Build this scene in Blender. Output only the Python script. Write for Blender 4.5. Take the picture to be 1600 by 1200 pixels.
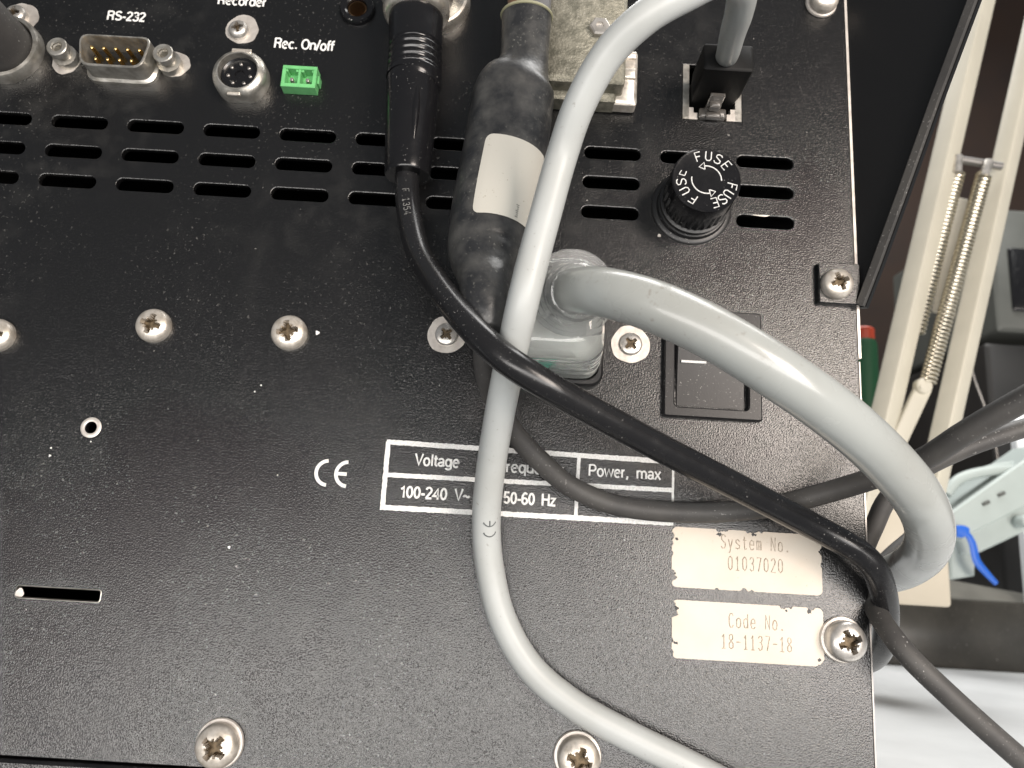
import bpy, math, random
from mathutils import Vector, Matrix
random.seed(7)
for o in list(bpy.data.objects): bpy.data.objects.remove(o)
scene = bpy.context.scene
COL = scene.collection
MM = 0.001
# ------------------------------------------------------------------ camera
# The back panel is the plane y = 0 (x right, z up, viewer at -y); the origin is the
# foot of the perpendicular from the camera. Everything below is in millimetres.
F_PX, DIST = 1200.0, 162.0
TILT, PAN, ROLL = math.radians(-12.442), math.radians(-0.088), math.radians(-3.401)
def _rx(a): return Matrix(((1,0,0),(0,math.cos(a),-math.sin(a)),(0,math.sin(a),math.cos(a))))
def _ry(a): return Matrix(((math.cos(a),0,math.sin(a)),(0,1,0),(-math.sin(a),0,math.cos(a))))
def _rz(a): return Matrix(((math.cos(a),-math.sin(a),0),(math.sin(a),math.cos(a),0),(0,0,1)))
R_WC = _rz(ROLL) @ _rx(TILT) @ _ry(PAN)          # (x, up, toward viewer) -> camera
AX = Matrix(((1,0,0),(0,0,-1),(0,1,0)))           # (x, up, toward) -> blender world
ROT = AX @ R_WC.transposed()
cam_d = bpy.data.cameras.new('camera'); cam = bpy.data.objects.new('camera', cam_d); COL.objects.link(cam)
cam.matrix_world = Matrix.Translation((0, -DIST*MM, 0)) @ ROT.to_4x4()
cam_d.sensor_width = 36; cam_d.lens = F_PX/1600*36
cam_d.clip_start = 0.005; cam_d.clip_end = 20
cam_d.dof.use_dof = True; cam_d.dof.focus_distance = 0.155; cam_d.dof.aperture_fstop = 30
scene.camera = cam
scene.render.resolution_x, scene.render.resolution_y = 1024, 768
# ------------------------------------------------------------------ light
w = bpy.data.worlds.new('World'); scene.world = w; w.use_nodes = True
bg = w.node_tree.nodes['Background']; bg.inputs[0].default_value = (0.86, 0.93, 1.0, 1); bg.inputs[1].default_value = 0.16
def area(name, loc, target, sx, sy, power, col, roll=0.0):
    d = bpy.data.lights.new(name, 'AREA'); d.shape = 'RECTANGLE'; d.size = sx; d.size_y = sy; d.energy = power; d.color = col
    o = bpy.data.objects.new(name, d); COL.objects.link(o); o.location = loc
    o.rotation_euler = ((Vector(target)-Vector(loc)).to_track_quat('-Z', 'Y') @ Matrix.Rotation(math.radians(roll), 3, 'Z').to_quaternion()).to_euler()
area('ceiling_lamp', (0.25, 0.30, 1.10), (0.12, 0.12, 0), 1.1, 0.7, 22, (1.0, 0.985, 0.96))
area('room_lamp', (0.05, -1.15, -0.25), (0.0, 0, 0.0), 1.9, 0.34, 20.5, (1.0, 0.96, 0.92), 6)
area('side_lamp', (0.38, -0.62, 0.135), (0.06, 0, 0.02), 0.26, 0.28, 4.9, (1.0, 0.88, 0.78))
vs = scene.view_settings; vs.view_transform = 'Standard'; vs.look = 'None'; vs.gamma = 1; vs.exposure = 0; vs.use_curve_mapping = False
scene.render.engine = 'CYCLES'
scene.cycles.transmission_bounces = 8; scene.cycles.max_bounces = 10

# ------------------------------------------------------------------ helpers: projection
CAMP = Vector((0, -DIST, 0))
def ray(px, py): return ROT @ Vector((px-800, 600-py, -F_PX))
def at(px, py, h=0.0):                      # point at height h (mm) above the panel plane; h < 0 is behind it
    d = ray(px, py); t = (-h-CAMP.y)/d.y; return CAMP + d*t
def at_x(px, py, x):                        # point on the plane x = const
    d = ray(px, py); return CAMP + d*(x/d.x)
def at_z(px, py, z):
    d = ray(px, py); return CAMP + d*(z/d.z)
def W(x, z, h): return Vector((x, -h, z))
# ------------------------------------------------------------------ helpers: materials
MATS = {}
def mat(name, col, rough=0.5, metal=0.0, var=0.0, vscale=60, col2=None, bump=0.0, bscale=1500, bdist=0.0002, dust=0.0, dscale=120,
        dcol=(0.45,0.44,0.42), coat=0.0, trans=0.0, ior=1.45, rvar=0.0, detail=4, emit=None):
    m = bpy.data.materials.new(name); m.use_nodes = True; nt = m.node_tree; N = nt.nodes; L = nt.links
    b = N['Principled BSDF']; b.inputs['Base Color'].default_value = (*col, 1); b.inputs['Roughness'].default_value = rough
    b.inputs['Metallic'].default_value = metal; b.inputs['IOR'].default_value = ior
    b.inputs['Coat Weight'].default_value = coat; b.inputs['Transmission Weight'].default_value = trans
    tc = N.new('ShaderNodeTexCoord'); out = None
    def noise(scale, det=4, rough_=0.55):
        n = N.new('ShaderNodeTexNoise'); n.inputs['Scale'].default_value = scale; n.inputs['Detail'].default_value = det
        n.inputs['Roughness'].default_value = rough_; L.new(tc.outputs['Object'], n.inputs['Vector']); return n.outputs['Fac']
    def ramp(fac, a, b_, c0=0.0, c1=1.0):
        r = N.new('ShaderNodeMapRange'); r.inputs[1].default_value = a; r.inputs[2].default_value = b_
        r.inputs[3].default_value = c0; r.inputs[4].default_value = c1; L.new(fac, r.inputs[0]); return r.outputs[0]
    def mix(fac, a, b_):
        x = N.new('ShaderNodeMix'); x.data_type = 'RGBA'
        if isinstance(fac, float): x.inputs[0].default_value = fac
        else: L.new(fac, x.inputs[0])
        for i, v in ((6, a), (7, b_)):
            if isinstance(v, tuple): x.inputs[i].default_value = (*v, 1)
            else: L.new(v, x.inputs[i])
        return x.outputs[2]
    cur = tuple(col)
    if var > 0:
        c2 = col2 or tuple(c*(1-var) for c in col)
        cur = mix(ramp(noise(vscale), 0.38, 0.66), cur, tuple(c2))
    if dust > 0:
        a = ramp(noise(dscale*7, 2), 0.70-0.08*min(dust,1), 0.78, 0, 1)
        c = ramp(noise(dscale*0.35, 3), 0.42, 0.62, 0.0, 1.0)
        mu = N.new('ShaderNodeMath'); mu.operation = 'MULTIPLY'; L.new(a, mu.inputs[0]); L.new(c, mu.inputs[1])
        cur = mix(mu.outputs[0], cur, tuple(dcol))
    if not isinstance(cur, tuple): L.new(cur, b.inputs['Base Color'])
    if rvar > 0: L.new(ramp(noise(vscale*2.3), 0.3, 0.7, rough-rvar, rough+rvar), b.inputs['Roughness'])
    if bump > 0:
        bp = N.new('ShaderNodeBump'); bp.inputs['Strength'].default_value = bump; bp.inputs['Distance'].default_value = bdist
        L.new(noise(bscale, detail, 0.6), bp.inputs['Height']); L.new(bp.outputs[0], b.inputs['Normal'])
    MATS[name] = m; return m
def panel_paint():
    m = mat('powder_coat', (0.0060, 0.0060, 0.0064), 0.25, bump=0.55, bscale=3000, bdist=0.00016, detail=1, ior=1.60)
    nt = m.node_tree; N = nt.nodes; L = nt.links; b = N['Principled BSDF']; tc = [n for n in N if n.type == 'TEX_COORD'][0]
    def noise(scale, det=3, off=0.0):
        mp = N.new('ShaderNodeMapping'); mp.inputs['Location'].default_value = (off, off*1.7, -off)
        L.new(tc.outputs['Object'], mp.inputs['Vector'])
        n = N.new('ShaderNodeTexNoise'); n.inputs['Scale'].default_value = scale; n.inputs['Detail'].default_value = det
        L.new(mp.outputs[0], n.inputs['Vector']); return n.outputs['Fac']
    def rng(f, a, c, lo=0.0, hi=1.0):
        r = N.new('ShaderNodeMapRange'); r.inputs[1].default_value = a; r.inputs[2].default_value = c; r.inputs[3].default_value = lo; r.inputs[4].default_value = hi
        L.new(f, r.inputs[0]); return r.outputs[0]
    def mul(a, c):
        x = N.new('ShaderNodeMath'); x.operation = 'MULTIPLY'; L.new(a, x.inputs[0])
        if isinstance(c, float): x.inputs[1].default_value = c
        else: L.new(c, x.inputs[1])
        return x.outputs[0]
    def add(a, c):
        x = N.new('ShaderNodeMath'); x.operation = 'ADD'; x.use_clamp = True; L.new(a, x.inputs[0]); L.new(c, x.inputs[1]); return x.outputs[0]
    # white flecks of lint, thicker where the dirt has gathered
    fleck = mul(rng(noise(800, 1, 0.3), 0.775, 0.86), rng(noise(28, 2, 1.0), 0.40, 0.60))
    fine = mul(mul(rng(noise(1300, 1, 0.9), 0.64, 0.82), rng(noise(30, 5, 2.0), 0.44, 0.66)), 0.30)
    film = mul(mul(rng(noise(160, 6, 3.0), 0.48, 0.72), rng(noise(17, 2, 4.0), 0.42, 0.62)), 0.035)
    f = add(add(fleck, fine), film)
    x = N.new('ShaderNodeMix'); x.data_type = 'RGBA'; L.new(f, x.inputs[0])
    x.inputs[6].default_value = (0.0060, 0.0060, 0.0064, 1); x.inputs[7].default_value = (0.42, 0.41, 0.38, 1)
    L.new(x.outputs[2], b.inputs['Base Color']); return m
panel_paint()
mat('black_inside', (0.004,0.004,0.004), 0.8)
mat('black_plastic', (0.013,0.013,0.014), 0.38, dust=0.5, dscale=300, bump=0.1, bscale=2500)
mat('black_gloss', (0.008,0.008,0.009), 0.20, dust=0.15, dscale=260, rvar=0.06, vscale=150)
mat('black_cable', (0.013,0.013,0.014), 0.24, dust=0.4, dscale=300, rvar=0.08, vscale=90, bump=0.05, bscale=700)
mat('charcoal_cable', (0.050,0.048,0.047), 0.56, var=0.5, vscale=120, col2=(0.070,0.067,0.063), dust=0.6, dscale=250, bump=0.12, bscale=1200)
mat('shrink_tube', (0.019,0.020,0.022), 0.36, var=0.5, vscale=190, col2=(0.062,0.062,0.060), dust=1.6, dscale=230, dcol=(0.20,0.20,0.18), bump=0.35, bscale=420, bdist=0.0004, rvar=0.08)
mat('grey_cable', (0.43,0.45,0.445), 0.38, var=0.4, vscale=70, col2=(0.39,0.405,0.395), dust=0.3, dscale=160, dcol=(0.2,0.19,0.17), bump=0.04, bscale=400)
mat('grey_cord', (0.355,0.375,0.365), 0.27, coat=0.2, var=0.5, vscale=38, col2=(0.30,0.31,0.295), dust=0.8, dscale=110, dcol=(0.24,0.23,0.21), bump=0.10, bscale=260, rvar=0.07)
mat('steel', (0.74,0.71,0.67), 0.36, 0.75, var=0.4, vscale=300, col2=(0.42,0.40,0.37), rvar=0.1, bump=0.08, bscale=1500)
mat('nickel', (0.80,0.75,0.68), 0.40, 0.65, var=0.5, vscale=420, col2=(0.52,0.47,0.40), rvar=0.12, bump=0.12, bscale=1500)
mat('dull_tin', (0.64,0.62,0.57), 0.38, 0.85, var=0.6, vscale=330, col2=(0.36,0.34,0.30), rvar=0.1, bump=0.2, bscale=1400)
mat('bare_metal', (0.70,0.66,0.61), 0.45, 0.55, var=0.5, vscale=350, col2=(0.52,0.48,0.44), bump=0.25, bscale=900)
mat('recess_dirt', (0.16,0.12,0.075), 0.6, 0.6, var=0.6, vscale=900)
mat('gold', (0.82,0.58,0.24), 0.25, 1.0)
mat('brass', (0.16,0.095,0.05), 0.45, 0.9)
mat('cast_metal', (0.31,0.295,0.24), 0.50, 0.5, var=0.6, vscale=500, col2=(0.17,0.165,0.13), dust=0.8, dscale=330, bump=0.8, bscale=1500, bdist=0.0004)
mat('green_plastic', (0.16,0.50,0.19), 0.42, var=0.2, vscale=300)
mat('white_ink', (0.80,0.80,0.78), 0.55, var=0.25, vscale=2600, bump=0.4, bscale=1300)
mat('sticker', (0.60,0.55,0.475), 0.48, 0.0, var=0.25, vscale=60, col2=(0.57,0.495,0.405), dust=0.25, dscale=170, dcol=(0.45,0.37,0.28), bump=0.06, bscale=700)
mat('sticker_ink', (0.30,0.25,0.19), 0.6, var=0.6, vscale=1300, col2=(0.56,0.49,0.40))
mat('silver_sticker', (0.70,0.68,0.61), 0.33, 0.4, dust=0.3, dscale=250, dcol=(0.35,0.30,0.2))
mat('grey_ink', (0.10,0.11,0.11), 0.6)
mat('faint_ink', (0.22,0.22,0.21), 0.6)
mat('clear_plastic', (0.97,0.98,0.975), 0.06, trans=0.90, ior=1.46, bump=0.2, bscale=350, bdist=0.0004)
mat('pale_inner_sheen', (0.72,0.75,0.71), 0.35, trans=0.2)  # pale colour stands in for whitish reflections inside the clear plug
mat('earth_green', (0.10,0.46,0.33), 0.5)
mat('wire_brown', (0.11,0.06,0.035), 0.45); mat('wire_grey', (0.12,0.12,0.125), 0.4)
mat('yellow_edge', (0.24,0.235,0.15), 0.6)
mat('clip_plastic', (0.12,0.11,0.10), 0.25, trans=0.35)
mat('cream_paint', (0.56,0.53,0.44), 0.38, var=0.12, vscale=25, bump=0.04, bscale=500)
mat('beige_paint', (0.52,0.47,0.38), 0.5, var=0.1, vscale=25)
mat('spring_steel', (0.62,0.57,0.46), 0.3, 1.0)
mat('dark_metal', (0.22,0.21,0.20), 0.35, 0.8)
mat('pale_teal', (0.42,0.475,0.455), 0.45, var=0.1, vscale=30)
mat('blue_plastic', (0.02,0.12,0.55), 0.4)
mat('block_dark', (0.060,0.056,0.048), 0.28, var=0.4, vscale=40, dust=0.5, dscale=80)
mat('block_grey', (0.17,0.165,0.145), 0.45, var=0.3, vscale=30)
mat('case_black', (0.018,0.017,0.016), 0.5, var=0.4, vscale=20)
mat('chrome', (0.78,0.74,0.67), 0.30, 0.85, var=0.5, vscale=260, col2=(0.50,0.46,0.40), rvar=0.08)
mat('jack_black', (0.006,0.006,0.006), 0.6, ior=1.3)
mat('black_paint', (0.007,0.007,0.0075), 0.42, bump=0.2, bscale=2300, bdist=0.0001)
mat('white_board', (0.78,0.80,0.82), 0.5)
mat('bench_white', (0.64,0.655,0.66), 0.42, var=0.12, vscale=22, dust=0.6, dscale=70, dcol=(0.48,0.48,0.47))
mat('brown_wall', (0.036,0.020,0.013), 0.7, var=0.6, vscale=8, col2=(0.025,0.016,0.013))
mat('cabinet_grey', (0.09,0.094,0.085), 0.5, var=0.2, vscale=20)
mat('red_cap', (0.40,0.05,0.02), 0.5); mat('bottle_green', (0.006,0.055,0.02), 0.5)

# ------------------------------------------------------------------ helpers: mesh
ORG = {}
def frames(pts, ref=None):
    n = len(pts); T = []
    for i in range(n):
        d = pts[min(i+1, n-1)]-pts[max(i-1, 0)]; T.append(d.normalized())
    out = []
    if ref is not None:
        for t in T:
            a = (ref-t*ref.dot(t)).normalized(); out.append((t, a, t.cross(a)))
        return out
    a = T[0].orthogonal().normalized()
    for i, t in enumerate(T):
        a = (a-t*a.dot(t)).normalized(); out.append((t, a, t.cross(a)))
    return out
def spline(ctrl, n):
    """Catmull-Rom through ctrl (vectors of any size), n even samples by arc length"""
    P = [ctrl[0]*2-ctrl[1]] + list(ctrl) + [ctrl[-1]*2-ctrl[-2]]; dense = []
    for i in range(1, len(P)-2):
        for k in range(24):
            t = k/24; a, b, c, d = P[i-1], P[i], P[i+1], P[i+2]
            dense.append(0.5*((2*b)+(c-a)*t+(2*a-5*b+4*c-d)*t*t+(3*b-a-3*c+d)*t**3))
    dense.append(ctrl[-1])
    for _ in range(3):
        dense = [dense[0]]+[(dense[i-1]+2*dense[i]+dense[i+1])/4 for i in range(1, len(dense)-1)]+[dense[-1]]
    S = [0.0]
    for i in range(1, len(dense)): S.append(S[-1]+(dense[i].xyz-dense[i-1].xyz).length)
    out = []; j = 0
    for k in range(n):
        s = S[-1]*k/(n-1)
        while j < len(S)-2 and S[j+1] < s: j += 1
        u = (s-S[j])/max(S[j+1]-S[j], 1e-9); out.append(dense[j].lerp(dense[j+1], min(max(u, 0), 1)))
    return out
class MB:
    def __init__(s): s.v = []; s.f = []; s.mi = []; s.cur = 0
    def add(s, vs_, fs):
        k = len(s.v); s.v += [Vector(p) for p in vs_]; s.f += [tuple(i+k for i in f) for f in fs]; s.mi += [s.cur]*len(fs); return s
    def loft(s, secs, cap0=True, cap1=True, close=True):
        n = len(secs[0]); vs_ = [p for q in secs for p in q]; fs = []
        for i in range(len(secs)-1):
            for j in range(n if close else n-1):
                a, b = i*n+j, i*n+(j+1) % n; fs.append((a, b, b+n, a+n))
        if cap0: fs.append(tuple(range(n-1, -1, -1)))
        if cap1: fs.append(tuple(range((len(secs)-1)*n, len(secs)*n)))
        return s.add(vs_, fs)
    def tube(s, pts, r, n=16, ref=None, cap=True, rb=None):
        fr = frames(pts, ref); secs = []
        for i, (p, (t, a, b)) in enumerate(zip(pts, fr)):
            ra = r[i] if isinstance(r, (list, tuple)) else r
            rc = ra if rb is None else (rb[i] if isinstance(rb, (list, tuple)) else rb)
            secs.append([p+b*(ra*math.cos(2*math.pi*k/n))+a*(rc*math.sin(2*math.pi*k/n)) for k in range(n)])
        return s.loft(secs, cap, cap)
    def lathe(s, c, prof, n=40, axis=Vector((0,-1,0)), sc=(1,1), cap0=True, cap1=True):
        """prof: list of (radius, height along axis) around point c"""
        a = Vector((1,0,0)) if abs(axis.x) < 0.9 else Vector((0,0,1))
        a = (a-axis*a.dot(axis)).normalized(); b = axis.cross(a)
        return s.loft([[c+axis*h+a*(r*sc[0]*math.cos(2*math.pi*k/n))+b*(r*sc[1]*math.sin(2*math.pi*k/n)) for k in range(n)] for r, h in prof], cap0, cap1)
    def box(s, c, size, M=None, bev=0.0):
        x, y, z = [q/2 for q in size]; M = M or Matrix.Identity(3); c = Vector(c)
        if bev <= 0:
            vs_ = [c+M@Vector((i*x, j*y, k*z)) for i in (-1,1) for j in (-1,1) for k in (-1,1)]
            return s.add(vs_, [(0,1,3,2),(4,6,7,5),(0,4,5,1),(2,3,7,6),(0,2,6,4),(1,5,7,3)])
        secs = []
        for (yy, ins) in ((-y, bev), (-y+bev, 0), (y-bev, 0), (y, bev)):
            secs.append([c+M@Vector((px, yy, pz)) for px, pz in rrect(2*(x-ins), 2*(z-ins), bev, 3)])
        return s.loft(secs)
    def poly(s, outline, h0, h1, bev=0.0):
        """panel-plane outline [(x,z)] raised from h0 to h1, top edge bevelled"""
        secs = [[W(x, z, h0) for x, z in outline], [W(x, z, h1-bev) for x, z in outline]]
        if bev > 0: secs.append([W(x, z, h1) for x, z in inset(outline, bev)])
        return s.loft(secs)
    def build(s, name, mats, parent=None, org=None, smooth=35):
        if org is None:
            org = Vector((0,0,0))
            for p in s.v: org += p
            org /= len(s.v)
        me = bpy.data.meshes.new(name)
        me.from_pydata([(p-org)*MM for p in s.v], [], s.f)
        mats = mats if isinstance(mats, (list, tuple)) else [mats]
        for m in mats: me.materials.append(MATS[m])
        for i, p in enumerate(me.polygons): p.material_index = s.mi[i]
        return link(name, me, parent, org, smooth)
def inset(o, d):
    n = len(o); out = []; A = sum(o[i][0]*o[(i+1)%n][1]-o[(i+1)%n][0]*o[i][1] for i in range(n)); sg = 1 if A > 0 else -1
    for i in range(n):
        p0, p1, p2 = Vector(o[i-1]), Vector(o[i]), Vector(o[(i+1) % n])
        a = (p1-p0); b = (p2-p1)
        if a.length < 1e-6 or b.length < 1e-6: out.append(tuple(p1)); continue
        a.normalize(); b.normalize(); na = Vector((-a.y, a.x))*sg; nb = Vector((-b.y, b.x))*sg
        m = (na+nb)
        m = m/max(m.dot(na), 0.4) if m.length > 1e-4 else na
        out.append(tuple(p1+m*d))
    return out
def rrect(w_, h_, r, k=5, cx=0.0, cz=0.0):
    out = []
    r = min(r, w_/2-1e-4, h_/2-1e-4)
    for qx, qz, a0 in ((1,1,0),(-1,1,90),(-1,-1,180),(1,-1,270)):
        for i in range(k+1):
            a = math.radians(a0+90*i/k); out.append((cx+qx*(w_/2-r)+r*math.cos(a), cz+qz*(h_/2-r)+r*math.sin(a)))
    return out
def circle(cx, cz, r, n=32, wob=0.0):
    ph = random.random()*6
    return [(cx+(r+wob*(math.sin(3*t+ph)+0.6*math.sin(7*t+2*ph)+0.5*random.uniform(-1,1)))*math.cos(t), cz+(r+wob*(math.sin(3*t+ph)+0.6*math.sin(7*t+2*ph)+0.5*random.uniform(-1,1)))*math.sin(t)) for t in [2*math.pi*i/n for i in range(n)]]
def link(name, me, parent, org, smooth=35):
    if smooth:
        for p in me.polygons: p.use_smooth = True
        me.update()
        me.set_sharp_from_angle(angle=math.radians(smooth))
    o = bpy.data.objects.new(name, me); COL.objects.link(o); ORG[o.name] = Vector(org)
    if parent: o.parent = parent; o.location = (org-ORG[parent.name])*MM
    else: o.location = org*MM
    return o
def copy_part(src, parent, org):
    o = src.copy(); COL.objects.link(o); o.parent = parent; ORG[o.name] = Vector(org); o.location = (org-ORG[parent.name])*MM; return o
def thing(name, label, cat, org, group=None):
    o = bpy.data.objects.new(name, None); COL.objects.link(o); o.empty_display_size = 0.01
    org = Vector(org); o.location = org*MM; ORG[o.name] = org; tag(o, label, cat, group); return o
def tag(o, label, cat=None, group=None, kind=None):
    if label: o['label'] = label
    if cat: o['category'] = cat
    if group: o['group'] = group
    if kind: o['kind'] = kind
    return o
def sheet(name, outer, holes, h0, h1, matname, parent, bev=0.12):
    """flat plate with real holes; outlines [(x,z)] in mm"""
    cu = bpy.data.curves.new('tmp', 'CURVE'); cu.dimensions = '2D'; cu.fill_mode = 'BOTH'
    cu.extrude = (h1-h0)/2-bev; cu.bevel_depth = bev; cu.bevel_resolution = 1; cu.offset = -bev
    for o in [outer]+holes:
        sp = cu.splines.new('POLY'); sp.points.add(len(o)-1); sp.use_cyclic_u = True
        for q, (x, z) in zip(sp.points, o): q.co = (x, z, 0, 1)
    tmp = bpy.data.objects.new('tmp', cu); COL.objects.link(tmp)
    dg = bpy.context.evaluated_depsgraph_get(); me = bpy.data.meshes.new_from_object(tmp.evaluated_get(dg))
    bpy.data.objects.remove(tmp); bpy.data.curves.remove(cu)
    hm = (h0+h1)/2
    for v in me.vertices: x, y, z = v.co; v.co = Vector((x, -(z+hm), y))*MM
    me.materials.clear(); me.materials.append(MATS[matname]); me.name = name
    return link(name, me, parent, Vector((0,0,0)), 30)
def _arc(cx, cy, rx, ry, a0, a1, n=14): return [(cx+rx*math.cos(math.radians(a0+(a1-a0)*k/n)), cy+ry*math.sin(math.radians(a0+(a1-a0)*k/n))) for k in range(n+1)]
# bold sans capitals as centre lines (cap height 1, x height .72), each with its advance
SANS = {
 'R': (.70, [[(.08,0),(.08,1)], [(.08,.95),(.38,.95)]+_arc(.38,.73,.20,.22,90,-90)+[(.08,.51)], [(.36,.51),(.52,.38),(.56,0)]]),
 'S': (.66, [_arc(.33,.74,.23,.21,20,270,18)+_arc(.33,.27,.25,.22,90,-160,18)]),
 '-': (.38, [[(.04,.36),(.34,.36)]]), '.': (.28, [[(.14,0),(.14,.14)]]), ',': (.28, [[(.14,.14),(.14,0),(.08,-.16)]]),
 '2': (.58, [_arc(.28,.73,.21,.22,170,-40,16)+[(.07,.06)],[(.04,.055),(.52,.055)]]),
 '3': (.58, [_arc(.28,.74,.20,.21,160,-90,16)+_arc(.28,.28,.22,.24,90,-160,18)]),
 'e': (.60, [[(.08,.36),(.50,.36)]+_arc(.29,.33,.21,.33,5,315,22)]),
 'c': (.56, [_arc(.29,.33,.21,.32,45,315,20)]), 'o': (.61, [_arc(.30,.33,.22,.32,0,360,28)]),
 'r': (.38, [[(.08,0),(.08,.7)], _arc(.27,.42,.19,.22,180,85,8)]),
 'd': (.61, [_arc(.28,.33,.21,.32,0,360,28), [(.51,0),(.51,1)]]),
 'O': (.80, [_arc(.40,.5,.31,.46,0,360,32)]), 'n': (.60, [[(.08,0),(.08,.7)], _arc(.29,.42,.21,.23,180,0,14)+[(.50,0)]]),
 '/': (.34, [[(.02,-.04),(.30,1.02)]]), 'f': (.34, [[(.14,0),(.14,.8)]+_arc(.28,.8,.14,.15,180,90,6)+[(.34,.95)], [(.02,.64),(.33,.64)]]),
 'V': (.66, [[(.03,1),(.33,.02),(.63,1)]]), 'l': (.26, [[(.13,0),(.13,1)]]), 't': (.34, [[(.15,.92),(.15,.15)]+_arc(.26,.15,.11,.10,180,270,5)+[(.32,.05)], [(.02,.66),(.32,.66)]]),
 'a': (.58, [_arc(.27,.48,.19,.18,160,0,10)+[(.46,.12),(.52,.02)], [(.46,.38),(.30,.34)]+_arc(.25,.19,.18,.15,90,300,12)+[(.46,.2)]]),
 'g': (.61, [_arc(.28,.35,.21,.30,0,360,28), [(.51,.68),(.51,-.05)]+_arc(.29,-.05,.22,.18,0,-160,12)]),
 '1': (.46, [[(.04,.72),(.20,.78),(.29,.98),(.29,0)]]), '0': (.60, [_arc(.30,.49,.21,.44,0,360,28)]),
 '4': (.60, [[(.43,0),(.43,.92),(.06,.27),(.55,.27)]]), '~': (.60, [[(.05,.34),(.13,.44),(.23,.44),(.36,.34),(.46,.34),(.54,.44)]]),
 'F': (.62, [[(.09,0),(.09,.95),(.56,.95)], [(.09,.50),(.50,.50)]]), 'q': (.61, [_arc(.28,.33,.21,.32,0,360,28), [(.51,.7),(.51,-.25)]]),
 'u': (.60, [[(.08,.7),(.08,.28)]+_arc(.29,.28,.21,.23,180,360,14)+[(.50,.7)], [(.50,.3),(.50,0)]]), 'y': (.54, [[(.04,.7),(.27,.05)], [(.50,.7),(.25,-.05),(.17,-.22),(.04,-.22)]]),
 '5': (.60, [[(.50,.94),(.14,.94),(.09,.52)]+_arc(.28,.31,.22,.26,130,-150,18)]), '6': (.60, [_arc(.30,.29,.21,.24,0,360,24), [(.09,.30)]+_arc(.33,.50,.24,.45,180,50,12)]),
 'H': (.74, [[(.09,0),(.09,1)], [(.63,0),(.63,1)], [(.09,.52),(.63,.52)]]), 'z': (.52, [[(.05,.64),(.44,.64),(.06,.06),(.47,.06)]]),
 'P': (.68, [[(.09,0),(.09,1)], [(.09,.95),(.38,.95)]+_arc(.38,.70,.21,.25,90,-90)+[(.09,.45)]]),
 'w': (.80, [[(.03,.7),(.20,.02),(.39,.68),(.58,.02),(.75,.7)]]), 'm': (.90, [[(.08,0),(.08,.7)], _arc(.26,.42,.18,.23,180,0,12)+[(.44,0)], _arc(.62,.42,.18,.23,180,0,12)+[(.80,0)]]),
 'x': (.54, [[(.04,.7),(.49,0)], [(.49,.7),(.04,0)]]), 'W': (.94, [[(.03,1),(.24,.03),(.46,.97),(.68,.03),(.90,1)]]), ' ': (.30, [])}
def text(name, s, px0, px1, py, cap_px, matname, parent, bold=0.15, h=0.05):
    """printed words whose ink spans px0..px1; py is the middle of the capitals; lies flat on the panel"""
    adv = 0.0; strokes = []
    for ch in s:
        wd, st = SANS[ch]; strokes += [[(adv+u, v) for u, v in q] for q in st]; adv += wd
    mid = (px0+px1)/2; sl = math.tan(math.radians(3.4))
    A = at(px0, py-(mid-px0)*sl); B = at(px1, py+(px1-mid)*sl); c = at(mid, py)
    sy = (at(mid, py-cap_px/2)-at(mid, py+cap_px/2)).length; xs = [u for q in strokes for u, v in q]
    sx = ((B-A).length-bold*sy*0.9)/(max(xs)-min(xs)); xm = (max(xs)+min(xs))/2; hw = bold*sy/2; mb = MB(); lift = 0
    for q in strokes:
        P = [Vector(((u-xm)*sx, (v-0.5)*sy)) for u, v in q]; L_, R_ = [], []; n = len(P); shut = (P[0]-P[-1]).length < 1e-5
        for i in range(n):
            a = P[i]-P[i-1] if i else (P[0]-P[-2] if shut else P[1]-P[0]); b = P[i+1]-P[i] if i < n-1 else (P[1]-P[0] if shut else P[-1]-P[-2])
            a = a.normalized() if a.length > 1e-7 else b.normalized(); b = b.normalized() if b.length > 1e-7 else a
            na, nb = Vector((-a.y, a.x)), Vector((-b.y, b.x)); m = na+nb; m = m/max(m.dot(na), 0.55) if m.length > 1e-4 else na
            jit = random.uniform(.93, 1.07); L_.append(P[i]+m*hw*jit); R_.append(P[i]-m*hw*jit)
        mb.loft([[Vector((c.x+a.x, -h-lift, c.z+a.y)), Vector((c.x+b.x, -h-lift, c.z+b.y))] for a, b in zip(L_, R_)], False, False, close=False); lift += 0.0012
    return mb.build(name, matname, parent, W(c.x, c.z, h), None)
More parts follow.
